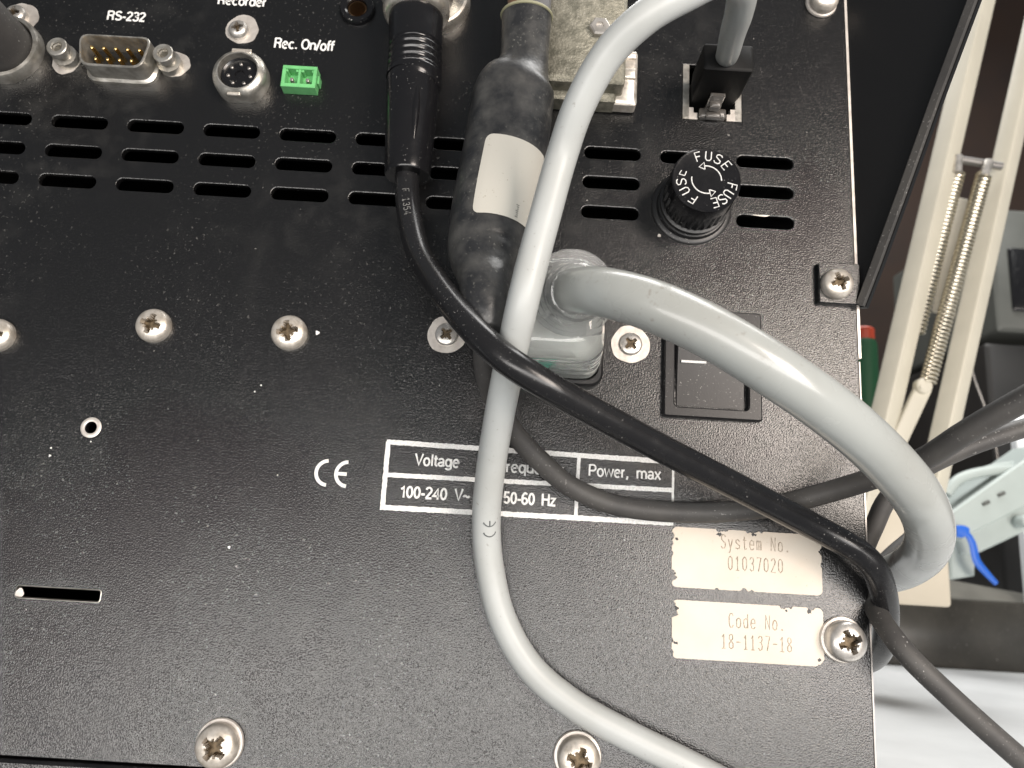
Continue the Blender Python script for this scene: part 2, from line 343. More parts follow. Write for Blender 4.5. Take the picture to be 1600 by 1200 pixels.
G = {  # single-stroke capitals and digits in a 1 x 1.6 cell
 'S': [[(.95,1.35),(.75,1.58),(.3,1.6),(.05,1.35),(.1,1.02),(.5,.82),(.9,.62),(.95,.28),(.7,.02),(.25,0),(.03,.25)]],
 'y': [[(.05,1.1),(.5,.1)],[(.95,1.1),(.35,-.4),(.1,-.45)]],
 's': [[(.9,.9),(.6,1.1),(.2,1.05),(.1,.8),(.5,.58),(.9,.4),(.85,.1),(.5,0),(.08,.12)]],
 't': [[(.45,1.5),(.45,.2),(.6,0),(.9,.08)],[(.1,1.1),(.85,1.1)]],
 'e': [[(.08,.58),(.92,.58),(.88,.95),(.5,1.12),(.12,.9),(.06,.4),(.3,.02),(.65,0),(.9,.18)]],
 'm': [[(.05,0),(.05,1.1)],[(.05,.9),(.28,1.1),(.5,.95),(.5,0)],[(.5,.95),(.72,1.1),(.95,.95),(.95,0)]],
 'N': [[(.08,0),(.08,1.6),(.92,0),(.92,1.6)]],
 'o': [[(.5,1.1),(.15,.95),(.06,.55),(.15,.12),(.5,0),(.85,.12),(.94,.55),(.85,.95),(.5,1.1)]],
 '.': [[(.42,.0),(.55,.0),(.55,.12),(.42,.12),(.42,0)]],
 'C': [[(.95,1.3),(.7,1.6),(.3,1.58),(.06,1.2),(.06,.4),(.3,.02),(.7,0),(.95,.3)]],
 'd': [[(.9,1.6),(.9,0)],[(.9,.85),(.55,1.1),(.15,.9),(.08,.5),(.2,.08),(.55,0),(.9,.25)]],
 '0': [[(.5,1.6),(.12,1.35),(.06,.8),(.12,.25),(.5,0),(.88,.25),(.94,.8),(.88,1.35),(.5,1.6)]],
 '1': [[(.15,1.25),(.5,1.6),(.5,0)],[(.15,0),(.85,0)]],
 '2': [[(.08,1.3),(.3,1.58),(.7,1.58),(.92,1.25),(.8,.9),(.05,0),(.95,0)]],
 '3': [[(.08,1.35),(.35,1.6),(.75,1.55),(.9,1.2),(.7,.88),(.4,.85)],[(.7,.85),(.94,.5),(.8,.08),(.4,0),(.06,.25)]],
 '4': [[(.7,0),(.7,1.6),(.05,.45),(.95,.45)]],
 '5': [[(.9,1.6),(.15,1.6),(.1,.9),(.6,1.02),(.92,.7),(.85,.2),(.45,0),(.06,.2)]],
 '7': [[(.06,1.6),(.94,1.6),(.4,0)]],
 '8': [[(.5,.86),(.14,1.1),(.2,1.5),(.5,1.6),(.8,1.5),(.86,1.1),(.5,.86),(.1,.55),(.12,.15),(.5,0),(.88,.15),(.9,.55),(.5,.86)]],
 '-': [[(.1,.78),(.9,.78)]], ' ': [],
 'F': [[(.1,0),(.1,1.6),(.95,1.6)],[(.1,.85),(.75,.85)]], 'U': [[(.08,1.6),(.08,.35),(.3,.03),(.7,.03),(.92,.35),(.92,1.6)]],
 'E': [[(.95,0),(.1,0),(.1,1.6),(.95,1.6)],[(.1,.82),(.8,.82)]],
}
def stroke_text(mb, s, c, pitch, cw, ch, rad, h, drop=0.0):
    """mono-line characters centred on panel point c"""
    x0 = c.x-(len(s)-1)*pitch/2-cw/2
    for i, ch_ in enumerate(s):
        for st in G[ch_]:
            pts = [W(x0+i*pitch+u*cw+random.uniform(-.03,.03), c.z+(v/1.6-0.5)*ch+random.uniform(-.03,.03), h) for u, v in st]
            mb.tube(pts, rad, 5, Vector((0,-1,0)))
class Path:
    """cable centre line: control points (px, py, h) -> evenly spaced samples"""
    def __init__(s, ctrl, n): s.p = spline([at(*c) for c in ctrl], n); s.n = n
    def near(s, px, py):
        best = None
        for i, p in enumerate(s.p):
            q = ROT.transposed()@(p-CAMP); x, y = 800-F_PX*q.x/q.z, 600+F_PX*q.y/q.z
            d = (x-px)**2+(y-py)**2
            if best is None or d < best[0]: best = (d, i)
        return best[1]
    def mark(s, mb, idx, strokes, r, rad, flip=1, turn=0.0):
        """strokes [(along, across) mm] laid on the skin of the cable on the viewer's side"""
        p = s.p[idx]; step = (s.p[1]-s.p[0]).length
        for st in strokes:
            pts = []
            for a, c in st:
                f = idx+a/step; i = max(1, min(int(f), s.n-3)); u = f-i
                q = s.p[i].lerp(s.p[i+1], u); t = (s.p[i+1]-s.p[i-1]).normalized()
                n = CAMP-q; n = (n-t*n.dot(t)).normalized(); b = t.cross(n)*flip; ph = c/r+turn
                pts.append(q+(n*math.cos(ph)+b*math.sin(ph))*(r+rad*0.2))
            mb.tube(pts, rad, 5, Vector((0,-1,0.01)))

# ------------------------------------------------------------------ setting: bench and wall
Z_BENCH = -62.0
mb = MB(); mb.box((0, 980, Z_BENCH-12), (2600, 2000, 24))
tag(mb.build('bench', 'bench_white', smooth=None), 'white bench top the instrument stands on', None, kind='structure')
mb = MB(); mb.box((0, 1010, 400), (3200, 20, 1600))
tag(mb.build('wall', 'brown_wall', smooth=None), 'dark brown wall behind the bench', None, kind='structure')

# ------------------------------------------------------------------ instrument: panel and housing
XE = at(1345, 640).x                                   # right edge of the panel
ZB = at(150, 1190).z; ZT = 165.0; XL = -165.0
inst = thing('laboratory_instrument', 'black metal laboratory instrument seen from behind with sockets, vents, fuse and power switch', 'instrument', (0, 0, Z_BENCH))
c1, c10 = at(125, 192), at(1196, 253.3)
pitch = (c10.x-c1.x)/9
rows = [(at(125,192).z+at(1196,253.3).z)/2, (at(115.4,236).z+at(1198,301).z)/2, (at(106,283).z+at(1196,346.7).z)/2]
x0 = [(at(125,192).x+at(956,240.7).x-7*pitch)/2, (at(115.4,236).x+at(954,286.7).x-7*pitch)/2, (at(106,283).x+at(952,333).x-7*pitch)/2]
SL, SH = 13.0, 2.95
holes = []
for r in range(3):
    for k in range(-2, 10): holes.append(rrect(SL, SH, 1.4, 5, x0[r]+k*pitch, rows[r]))
hc = at(142, 668); holes.append(circle(hc.x+0.15, hc.z, 1.25, 20))
sc_ = at(91, 928); holes.append(rrect(17.0, 2.2, 0.6, 3, sc_.x, sc_.z))
jl, jr = at(1067, 145).x, at(1158, 145).x; jb, jt = at(1110, 188).z, at(1110, 103).z
holes.append([(jl,jb),(jr,jb),(jr,jt),(jl,jt)])
jk = at(559, 16); holes.append(circle(jk.x, jk.z, 2.6, 24))
panel = sheet('back_panel', [(XL,ZB),(XE,ZB),(XE,ZT),(XL,ZT)], holes, -1.5, 0, 'powder_coat', inst, 0.22)
panel['label'] = 'black textured powder coated back panel with three rows of vent slots'
# housing: open-front box behind the panel, plus the folded skirt below it
mb = MB(); XR = XE-9; YB = 300
def slab(a, b): mb.box([(p+q)/2 for p, q in zip(a, b)], [abs(q-p) for p, q in zip(a, b)])
slab((XL+9, 1.6, Z_BENCH+4), (XR, YB, Z_BENCH+6)); slab((XL+9, 1.6, ZT-4), (XR, YB, ZT-2))
slab((XL+9, 1.6, Z_BENCH+6), (XL+11, YB, ZT-4)); slab((XR-2, 1.6, Z_BENCH+6), (XR, YB, ZT-4)); slab((XL+11, YB-2, Z_BENCH+6), (XR-2, YB, ZT-4))
mb.build('housing', 'black_inside', inst, smooth=None)
mb = MB(); mb.box(((XL+XE-4)/2, 0.2, (ZB-0.25+Z_BENCH+4)/2), (XE-4-XL, 3.6, ZB-0.25-Z_BENCH-4), None, 0.5)
mb.build('base_skirt', 'powder_coat', inst, smooth=None)
for x in (-120, 60):
    mb = MB(); mb.lathe(Vector((x, 40, Z_BENCH)), [(8,0),(9,4.0)], 24, Vector((0,0,1))); mb.build('rubber_foot', 'black_plastic', inst)
mb = MB(); a = at(1330, 240).z
mb.poly([(XE-0.05, at(1340,560).z),(XE+0.55, at(1340,560).z),(XE+0.55, ZT),(XE-0.05, ZT)], -1.2, 0.15); mb.build('edge_strip', 'bare_metal', inst, smooth=None)
mb = MB(); mb.poly([(XE+0.02, ZB),(XE+0.35, ZB),(XE+0.35, at(1340,565).z),(XE+0.02, at(1340,565).z)], -1.2, -0.1); mb.build('edge_strip', 'dark_metal', inst, smooth=None)
# bare rim round the drilled hole and worn ends of the slot
mb = MB(); mb.lathe(W(hc.x, hc.z, 0), [(1.30,-1.2),(1.30,0.06),(1.55,0.13),(2.05,0.08),(2.2,0.0)], 28, cap0=False, cap1=False); mb.build('hole_rim', 'bare_metal', panel)
mb = MB(); o = rrect(17.4, 2.6, 0.7, 4, sc_.x, sc_.z); i_ = rrect(16.8, 2.0, 0.5, 4, sc_.x, sc_.z)
mb.loft([[W(x,z,0.01) for x,z in o],[W(x,z,0.06) for x,z in rrect(17.1,2.3,.6,4,sc_.x,sc_.z)],[W(x,z,-0.8) for x,z in i_]], False, False); mb.build('slot_rim', 'dull_tin', panel)
mb = MB(); mb.poly(circle(at(31,926).x, at(31,926).z, 0.85, 14, 0.12), 0.0, 0.1); mb.build('paint_chip', 'bare_metal', panel)
for k, (px, py, s) in enumerate(((1190,337,2.3),(1030,368,0.7),(80,700,.35),(78,712,.45),(358,855,.4),(408,602,.3),(398,612,.3),(496,520,.8),(142,690,.25))):
    q = at(px, py); mb = MB(); mb.poly([(q.x+s*u*(1.0 if k else 1.6), q.z+s*v*(1 if k else .16)) for u, v in circle(0,0,.55,10,0.13)], -0.02, 0.05); mb.build('paint_chip', 'bare_metal' if k < 2 else 'white_ink', panel, smooth=None)

# ------------------------------------------------------------------ instrument: screws
def screw_mesh(r, hh, seed):
    mb = MB(); n, m = 56, 18; rot = random.Random(seed).uniform(0, 90); ca, sa = math.cos(math.radians(rot)), math.sin(math.radians(rot))
    mb.loft([[W(r*math.cos(2*math.pi*k/n), r*math.sin(2*math.pi*k/n), h) for k in range(n)] for h in (0.0, hh*0.34)], False, False)
    def hgt(x, z, rr):
        u = rr/r; h = hh*(0.34+0.66*math.sqrt(max(0, 1-u**2.6)))
        a, b = abs(x*ca+z*sa), abs(-x*sa+z*ca); wv = 0.15*r
        arm = (min(a, b) < wv*(1.15-0.35*max(a, b)/(0.55*r))) and max(a, b) < 0.56*r
        d = (a+b)/math.sqrt(2); e = abs(a-b)/math.sqrt(2)
        notch = e < 0.05*r and d < 0.42*r
        if arm: return h-hh*0.62, 1
        if notch: return h-hh*0.2, 1
        return h, 0
    rings = []; flags = []
    for j in range(m+1):
        rr = r*(1-j/m) if j < m else 0.001
        ring = []; fl = []
        for k in range(n):
            t = 2*math.pi*k/n; x, z = rr*math.cos(t), rr*math.sin(t); h, q = hgt(x, z, rr) if j else (hh*0.34, 0)
            ring.append(W(x, z, h)); fl.append(q)
        rings.append(ring); flags.append(fl)
    k0 = len(mb.f); mb.loft(rings, False, True)
    for j in range(m):
        for k in range(n): mb.mi[k0+j*n+k] = 1 if (flags[j][k]+flags[j][(k+1) % n]+flags[j+1][k]+flags[j+1][(k+1) % n]) >= 3 else 0
    return mb
SCREWS = [  # px, py of head at height, radius px, washer, seat height, label
 (237, 507, 28, 0, 0.0, 'pan head screw above the drilled hole'), (450, 518, 29, 0, 0.0, 'pan head screw above the CE mark'),
 (-8, 522, 27, 0, 0.0, 'pan head screw at the panel edge'),
 (1311, 441, 26, 0, 1.6, 'screw holding the bracket tab'), (1326, 1003, 30, 1, 0.0, 'screw with washer beside the lower sticker'),
 (336, 1168, 31, 1, 0.0, 'screw with washer near the bottom edge'), (905, 1188, 31, 1, 0.0, 'screw with washer next to the grey cable'),
 (1291, -6, 25, 1, 0.0, 'screw at the top right corner')]
for i, (px, py, rp, wsh, seat, lab) in enumerate(SCREWS):
    hh = 2.9 if wsh else 2.6; q = at(px, py, seat+hh*0.6+wsh*1.3); r = rp*(162-seat-2-wsh)/1200
    base = W(q.x, q.z, seat)
    if wsh:
        mb = MB(); mb.lathe(base+Vector((-0.1,0,0.15)), [(r*1.13,0),(r*1.15,0.3),(r*1.10,0.65),(r*0.98,0.75),(r*0.95,1.3)], 40); mb.build('washer', 'bare_metal', inst); base = base+Vector((0,-1.3,0))
    mb = screw_mesh(r, hh, i); mb.v = [p+base for p in mb.v]; s = mb.build('screw', ['nickel' if i != 4 else 'steel', 'recess_dirt'], inst, base, 40); s['label'] = lab
# inlet screws: small countersunk heads in masked bare rings
for i, (px, py) in enumerate(((698, 523), (985, 538))):
    q = at(px, py); mb = MB(); mb.poly(circle(q.x, q.z, 4.25, 36, 0.10), -0.02, 0.07); mb.build('bare_ring', 'bare_metal', panel)
    mb = screw_mesh(2.55, 0.9, 11+i); b = W(q.x, q.z, 0.05); mb.v = [p+b for p in mb.v]; mb.build('screw', ['steel', 'recess_dirt'], inst, b, 40)

# ------------------------------------------------------------------ instrument: serial port
c = at(176, 79, 6.0)
def dshape(wt, wb, hgt_, r, cx, cz, k=5):
    cor = [(wt/2, hgt_/2), (-wt/2, hgt_/2), (-wb/2, -hgt_/2), (wb/2, -hgt_/2)]; out = []
    for i in range(4):
        p, a, b = Vector(cor[i]), Vector(cor[i-1]), Vector(cor[(i+1) % 4])
        u, v = (a-p).normalized(), (b-p).normalized(); s, e = p+u*r, p+v*r
        for j in range(k+1):
            t = j/k; q = s*(1-t)**2+p*2*t*(1-t)+e*t*t; out.append((cx+q.x, cz+q.y))
    return out
mb = MB()
def dsec(g, h): return [W(x, z, h) for x, z in dshape(16.9-2*g, 14.2-2*g, 8.1-2*g, 2.4-g*0.6, c.x, c.z)]
mb.loft([dsec(-0.9,0.02), dsec(-0.75,0.9), dsec(-0.15,1.4), dsec(0,2.0), dsec(0,5.8), dsec(0.15,6.0), dsec(0.45,6.0), dsec(0.55,5.7), dsec(0.55,0.4)], False, False)
port = mb.build('serial_port', 'dull_tin', inst, W(c.x,c.z,0)); port['label'] = 'nine pin metal serial port marked RS-232'
mb = MB(); mb.poly([(x,z) for x,z in dshape(15.6,13,6.9,2,c.x,c.z)], -0.2, 0.5); mb.build('insulator', 'black_inside', port)
pin = None
for row, (n, pz) in enumerate(((5, 1.42), (4, -1.42))):
    for k in range(n):
        p = W(c.x+(k-(n-1)/2)*2.74+0.1, c.z+pz-0.3, 0.4)
        if pin is None:
            mb = MB(); mb.lathe(p, [(0.5,0),(0.5,4.4),(0.36,4.9),(0.1,5.05)], 12); pin = mb.build('pin', 'gold', port, p)
        else: copy_part(pin, port, p)
for i, (px, py, dx, dy) in enumerate(((88, 72, 101, 98), (254, 82, 277, 101))):
    q = at(px, py, 5.2); d = at(dx, dy)
    mb = MB(); o = circle(d.x+(0.3 if i==0 else -0.3), d.z+(0.3 if i==0 else 0), 3.3, 30, 0.12); mb.poly(o, -0.02, 0.08+0.01*i); mb.build('bare_ring', 'bare_metal', panel)
    mb = MB(); mb.lathe(W(q.x,q.z,0.05), [(2.75,0),(2.75,1.9),(1.7,2.1),(1.7,3.2),(2.35,3.5),(2.35,5.0),(2.15,5.2),(1.35,5.2),(1.15,4.9),(1.2,4.5),(1.0,4.2),(1.05,3.8),(0.9,3.4),(0.9,1.5)], 6 if False else 24); mb.build('standoff', 'dull_tin', port)
# ------------------------------------------------------------------ instrument: recorder socket
c = at(371, 110, 4.2); cb = W(c.x, c.z, 0)
mb = MB(); n = 48
def rsec(r, h, flat=0.90):
    out = []
    for k in range(n):
        t = 2*math.pi*k/n; x, z = r*math.cos(t), r*math.sin(t); z = max(-r*flat, min(r*flat, z)); out.append(W(c.x+x, c.z+z, h))
    return out
mb.loft([rsec(6.3,0.0), rsec(6.3,2.6), rsec(6.1,3.2), rsec(5.7,3.7,.93), rsec(5.2,4.0,.97), rsec(4.85,4.3,1), rsec(4.55,4.3,1), rsec(4.45,3.9,1), rsec(4.45,0.5,1)], False, False)
soc = mb.build('recorder_socket', 'dull_tin', inst, cb); soc['label'] = 'round multi-pin socket in a nickel shell marked Recorder'
mb = MB(); mb.lathe(cb, [(4.43,0.3),(4.43,2.6),(4.1,2.9),(3.7,2.6),(1.2,2.6),(1.0,2.2)], 40); mb.build('socket_insert', 'black_gloss', soc)
for k in range(7):
    a = math.radians(-60+k*50); p = W(c.x+2.6*math.cos(a), c.z+2.6*math.sin(a), 2.55)
    mb = MB(); mb.lathe(p, [(0.45,0),(0.42,0.35),(0.2,0.5)], 10); mb.build('pin_hole', 'dark_metal', soc)
mb = MB(); mb.box((c.x+0.2, -3.95, c.z+5.2), (4.6, 0.6, 1.1), None, 0.2); mb.box((c.x-0.4, -3.3, c.z-5.5), (3.0, 0.8, 0.7), None, 0.15); mb.build('key_tab', 'nickel', soc)
q = at(376, 46); mb = MB(); mb.poly(circle(q.x+.4, q.z, 3.9, 40, 0.12), -0.02, 0.08); mb.build('bare_ring', 'bare_metal', panel)
q = at(371, 43, 1.5); mb = screw_mesh(2.35, 2.0, 21); b = W(q.x, q.z, 0.05); mb.v = [p+b for p in mb.v]; mb.build('screw', ['steel','recess_dirt'], inst, b, 40)
# ------------------------------------------------------------------ instrument: green terminal block
A, B = at(438, 99, 3.2), at(496, 139, 3.2); cx, cz = (A.x+B.x)/2, (A.z+B.z)/2; ww, hh = 8.0, 5.5
mb = MB(); t = 0.85
def gb(x0_, x1_, z0_, z1_, h0, h1): mb.box(((x0_+x1_)/2, -(h0+h1)/2, (z0_+z1_)/2), (x1_-x0_, h1-h0, z1_-z0_), None, 0.12)
gb(cx-ww/2, cx+ww/2, cz-hh/2, cz-hh/2+t*1.1, 0, 3.2); gb(cx-ww/2, cx+ww/2, cz+hh/2-t, cz+hh/2, 0, 3.2)
gb(cx-ww/2, cx-ww/2+t, cz-hh/2+t, cz+hh/2-t, 0, 3.18); gb(cx+ww/2-t, cx+ww/2, cz-hh/2+t, cz+hh/2-t, 0, 3.18); gb(cx-0.3, cx+0.3, cz-hh/2+t, cz+hh/2-t, 0, 3.1)
gb(cx-ww/2+0.4, cx+ww/2-0.4, cz-hh/2+0.4, cz+hh/2-0.4, 0, 0.5); gb(cx+ww/2, cx+ww/2+0.5, cz-1, cz+1, 0, 2.2)
for s in (-1, 1):
    for e in (-1, 1): gb(cx+s*1.85+e*1.25-0.35, cx+s*1.85+e*1.25+0.35, cz+hh/2-t-0.55, cz+hh/2-t, 0, 2.9)
tb = mb.build('terminal_block', 'green_plastic', inst, W(cx,cz,0)); tb['label'] = 'small green two-way terminal block marked Rec. On/off'
for s in (-1, 1):
    mb = MB(); mb.box((cx+s*1.85+0.1, -1.7, cz-0.6), (0.8, 2.4, 0.8), None, 0.15); mb.build('pin', 'steel', tb)
# ------------------------------------------------------------------ instrument: jack socket
mb = MB(); b = W(jk.x, jk.z, 0); mb.lathe(b, [(4.3,0),(4.3,0.7),(3.9,1.3),(2.9,1.4),(2.4,1.0),(2.3,-3)], 36, cap0=False, cap1=False); js = mb.build('jack_socket', 'black_gloss', inst, b)
mb = MB(); mb.lathe(b, [(2.25,-6),(2.25,0.3),(1.95,0.4),(1.85,-5.5),(0.3,-5.5)], 28, cap1=False); mb.build('contact_sleeve', 'brass', js)
# ------------------------------------------------------------------ instrument: network jack
mb = MB(); zc = (jt+jb)/2; t = 1.45
mb.box(((jl+t/2), 1.4, zc), (t, 3.0, jt-jb)); nj = mb.build('network_jack', 'dull_tin', inst, W((jl+jr)/2, jb, 0), None); nj['label'] = 'metal framed network socket'
mb = MB(); mb.box((jr-t/2, 1.4, zc), (t, 3.0, jt-jb)); mb.build('frame_side', 'dull_tin', nj, None, None)
for s, xa in ((1, jl+t), (-1, jr-t)):
    mb = MB(); mb.box((xa+s*1.0, 1.2, jb+0.85), (2.0, 2.6, 1.7)); mb.box((xa+s*0.55, 1.25, jb+2.4), (1.1, 2.5, 1.4)); mb.build('frame_corner', 'bare_metal', nj, None, None)
mb = MB(); mb.box(((jl+jr)/2, 8, zc), (jr-jl-0.4, 1, jt-jb-0.4)); mb.build('socket_back', 'black_inside', nj, None, None)
# ------------------------------------------------------------------ instrument: fuse holder
ct = at(1104, 280.5, 13.5); b = W(ct.x, ct.z, 0)
mb = MB(); mb.lathe(b, [(9.1,0),(9.1,0.35),(8.8,0.6),(8.1,0.7),(8.0,1.3),(7.8,1.6),(7.35,1.7),(7.25,2.4),(7.7,2.6),(7.75,3.4),(7.3,3.6),(6.9,3.7),(6.9,4.2)], 64); fh = mb.build('fuse_holder', 'black_plastic', inst, b); fh['label'] = 'round black screw-in fuse holder lettered FUSE'
mb = MB(); n = 120
def ksec(r, h, g): return [b+Vector(((r-(g if k % 4 < 2 else 0))*math.cos(2*math.pi*k/n), -h, (r-(g if k % 4 < 2 else 0))*math.sin(2*math.pi*k/n))) for k in range(n)]
mb.loft([ksec(7.2,4.0,0), ksec(7.5,4.4,0.4), ksec(7.5,9.4,0.4), ksec(7.45,9.7,0), ksec(7.4,12.9,0), ksec(7.3,13.3,0), ksec(7.05,13.5,0), ksec(6.7,13.45,0)]); cap = mb.build('fuse_cap', 'black_gloss', fh, b, 30)
mb = MB(); hs = 13.47; RC = 7.35
def ring_letters(word, angs, scale):
    for ch_, a in zip(word, angs):
        a = math.radians(a); up = Vector((math.cos(a), 0, math.sin(a))); rt = Vector((math.sin(a), 0, -math.cos(a)))
        for st in G[ch_]:
            mb.tube([W(ct.x,ct.z,hs)+up*(RC*0.60+(v/1.6)*2.1*scale)+rt*((u-0.5)*1.42) for u, v in st], 0.135, 6, Vector((0,-1,0)))
ring_letters('FUSE', (109, 86, 63, 40), 1.0); ring_letters('FUSE', (-13, -33, -52, -71), 1.0)
ring_letters('FUS', (238, 212, 189), 0.95)
a = math.radians(166); up = Vector((math.cos(a),0,math.sin(a))); rt = Vector((math.sin(a),0,-math.cos(a)))
for st in ([(.1,.2),(.1,1.2),(.85,1.0)], [(.1,.2),(.9,.1)]): mb.tube([W(ct.x,ct.z,hs)+up*(RC*.60+v/1.6*1.9)+rt*((u-.5)*1.3) for u, v in st], 0.12, 6, Vector((0,-1,0)))
for a0, a1 in ((-2, 98), (172, 284)):
    P = lambda a, r: W(ct.x+RC*r*math.cos(math.radians(a)), ct.z+RC*r*math.sin(math.radians(a)), hs)
    mb.tube([P(a0+(a1-a0)*k/14, 0.43) for k in range(15)], 0.14, 6, Vector((0,-1,0)))
    mb.tube([P(a1, 0.32), P(a1+22, 0.44), P(a1, 0.54), P(a1, 0.32)], 0.14, 6, Vector((0,-1,0)))
mb.build('lettering', 'white_ink', fh)
# ------------------------------------------------------------------ instrument: power inlet and switch
ic = at(843, 531); ib = W(ic.x, ic.z, 0)
mb = MB(); o = rrect(27.8, 20.6, 3.0, 6, ic.x, ic.z); o2 = rrect(25.2, 17.6, 2.6, 6, ic.x, ic.z)
mb.loft([[W(x,z,0) for x,z in o],[W(x,z,2.0) for x,z in o],[W(x,z,2.6) for x,z in inset(o,.5)],[W(x,z,2.6) for x,z in inset(o2,-.3)],[W(x,z,2.2) for x,z in o2],[W(x,z,-4) for x,z in o2]])
mb.build('power_inlet', 'black_plastic', inst, ib)['label'] = 'black mains inlet behind the clear plug'
a, bq = at(1037, 570, 1), at(1190, 570, 1); zt_, zb_ = at(1113, 486, 1).z, at(1113, 655, 1).z
cx, cz, ww, hh = (a.x+bq.x)/2, (zt_+zb_)/2, bq.x-a.x, zt_-zb_
mb = MB(); o = rrect(ww, hh, 0.7, 3, cx, cz); i1 = rrect(ww-5.4, hh-4.6, 0.8, 3, cx-0.3, cz)
mb.loft([[W(x,z,0) for x,z in o],[W(x,z,1.1) for x,z in o],[W(x,z,1.5) for x,z in inset(o,.35)],[W(x,z,1.5) for x,z in inset(i1,-.3)],[W(x,z,1.1) for x,z in i1],[W(x,z,-4) for x,z in i1]], False, True)
sw = mb.build('power_switch', 'black_plastic', inst, W(cx,cz,0)); sw['label'] = 'black rocker power switch with a white mark'
mb = MB(); rw, rh = ww-6.2, hh-5.4; secs = []
for k in range(13):
    u = k/12; z = cz-rh/2+rh*u; h = -0.3+2.3*u+0.5*(2*u-1)**2
    secs.append([W(cx-0.3-rw/2, z, -3), W(cx-0.3-rw/2, z, h-.3), W(cx-0.3-rw/2+.3, z, h), W(cx-0.3+rw/2-.3, z, h), W(cx-0.3+rw/2, z, h-.3), W(cx-0.3+rw/2, z, -3)])
mb.loft(secs); rk = mb.build('rocker', 'black_plastic', sw)
q = at(1084, 565.5, 1.2); mb = MB(); mb.box((q.x, -1.1, q.z), (5.4, 0.5, 0.5)); mb.build('switch_mark', 'white_ink', sw, None, None)
# ------------------------------------------------------------------ instrument: side bracket
xb = XE+0.4; tz0, tz1 = at(1300, 478).z, at(1300, 414).z; tx0 = at(1275, 450).x
mb = MB(); mb.poly(rrect(xb-tx0, tz1-tz0, 0.5, 3, (xb+tx0)/2, (tz0+tz1)/2), 0.02, 1.6, 0.25); br = mb.build('side_bracket', 'powder_coat', inst); br['label'] = 'black flared side bracket held by one screw'
FL = math.radians(42); sF, cF = math.sin(FL), math.cos(FL)
def at_flare(px, py):                       # point on the outward-leaning bracket plane hinged on the panel edge
    d = ray(px, py); t = (xb+DIST*math.tan(FL))/(d.x+d.y*math.tan(FL)); return CAMP+d*t
edge = [at_flare(px, py) for px, py in ((1353,480),(1360,462),(1378,415),(1420,300),(1470,160),(1530,0),(1552,-60))]
nF = Vector((cF, sF, 0)); sl_ = (ZT-edge[-1].z)/(edge[-1].z-edge[-2].z); top = edge[-1]+(edge[-1]-edge[-2])*sl_
mb = MB(); out = [Vector((xb, 0, tz0))]+edge+[top, Vector((xb, 0, ZT))]
mb.loft([[p+nF*d for p in out] for d in (0.0, 1.2)]); mb.build('bracket_plate', 'black_paint', br, None, 30)
mb = MB(); secs = []; E2 = edge+[top]
for i, p in enumerate(E2):
    t = (E2[min(i+1,len(E2)-1)]-E2[max(i-1,0)]).normalized(); nn = t.cross(nF); nn = nn if nn.x > 0 else -nn
    sec = []
    for k in range(9):
        a = math.pi*0.5*k/8; sec.append(p-nn*2.0+nF*1.3+nn*(2.2*math.sin(a))-nF*(3.4*(1-math.cos(a))))
    for k in range(8,-1,-1):
        a = math.pi*0.5*k/8; sec.append(p-nn*2.6-nF*0.05+nn*(1.2*math.sin(a))-nF*(2.0*(1-math.cos(a))))
    secs.append(sec)
mb.loft(secs); mb.build('bracket_lip', 'charcoal_cable', br, None, 40)
# ------------------------------------------------------------------ instrument: printed marks
for s, a, b_, y, hp, bo in (('RS-232',168,228,25.5,14,.19),('Recorder',341,417,1.5,14,.18),('Rec. On/off',429,524,69.5,15.5,.17),('Voltage',648,718,719.5,18,.16),
        ('100-240  V~',625,735,771,18.5,.17),('Frequency',779,881,730.5,18,.16),('50-60  Hz',787,869,779.5,18.5,.17),('Power,  max',920,1033,737.5,18,.15),('W',984,1003,788,18,.16)):
    text('printed_text', s, a, b_, y, hp, 'white_ink', panel, bo)
def line(name, p0, p1, wmm, mt='white_ink', h=0.05):
    A, B = at(*p0), at(*p1); d = (B-A).normalized(); nrm = Vector((-d.z, 0, d.x))*wmm/2
    n = max(2, int((B-A).length/0.5)); L_, R_ = [], []
    for k in range(n+1):
        p = A.lerp(B, k/n); L_.append(Vector((p.x,-h,p.z))+nrm*(1+random.uniform(-.12,.12))); R_.append(Vector((p.x,-h,p.z))-nrm*(1+random.uniform(-.12,.12)))
    mb = MB(); mb.loft([[a, b] for a, b in zip(L_, R_)], False, False, close=False); mb.build(name, mt, panel, None, None)
line('table_line', (604.5,690.5), (1053,722), 1.05); line('table_line', (599,741.5), (1051,766), 0.95, h=0.058); line('table_line', (594,792.5), (1052,817.5), 1.05)
line('table_line', (607,690), (597.5,794), 1.0, h=0.066); line('table_line', (755,700), (748.5,802), 0.8, h=0.066); line('table_line', (905,710), (899.5,807), 0.75, h=0.066); line('table_line', (1052,721), (1050.5,817), 0.5, h=0.066)
def arc_mark(name, cpx, cpy, r, a0, a1, wid, bar=False):
    c = at(cpx, cpy); mb = MB(); n = 24
    mb.loft([[W(c.x+(r+s*wid/2)*math.cos(t), c.z+(r+s*wid/2)*math.sin(t), 0.05) for s in (-1,1)] for t in [math.radians(a0+(a1-a0)*k/n) for k in range(n+1)]], False, False, close=False)
    if bar: mb.add([W(c.x-r+wid/2, c.z-wid/2, .05), W(c.x-.3, c.z-wid/2, .05), W(c.x-.3, c.z+wid/2, .05), W(c.x-r+wid/2, c.z+wid/2, .05)], [(0,1,2,3)])
    mb.build(name, 'white_ink', panel, None, None)
arc_mark('conformity_mark', 513, 739, 2.55, 95, 265, 0.72); arc_mark('conformity_mark', 544, 741, 2.55, 95, 265, 0.72, True)
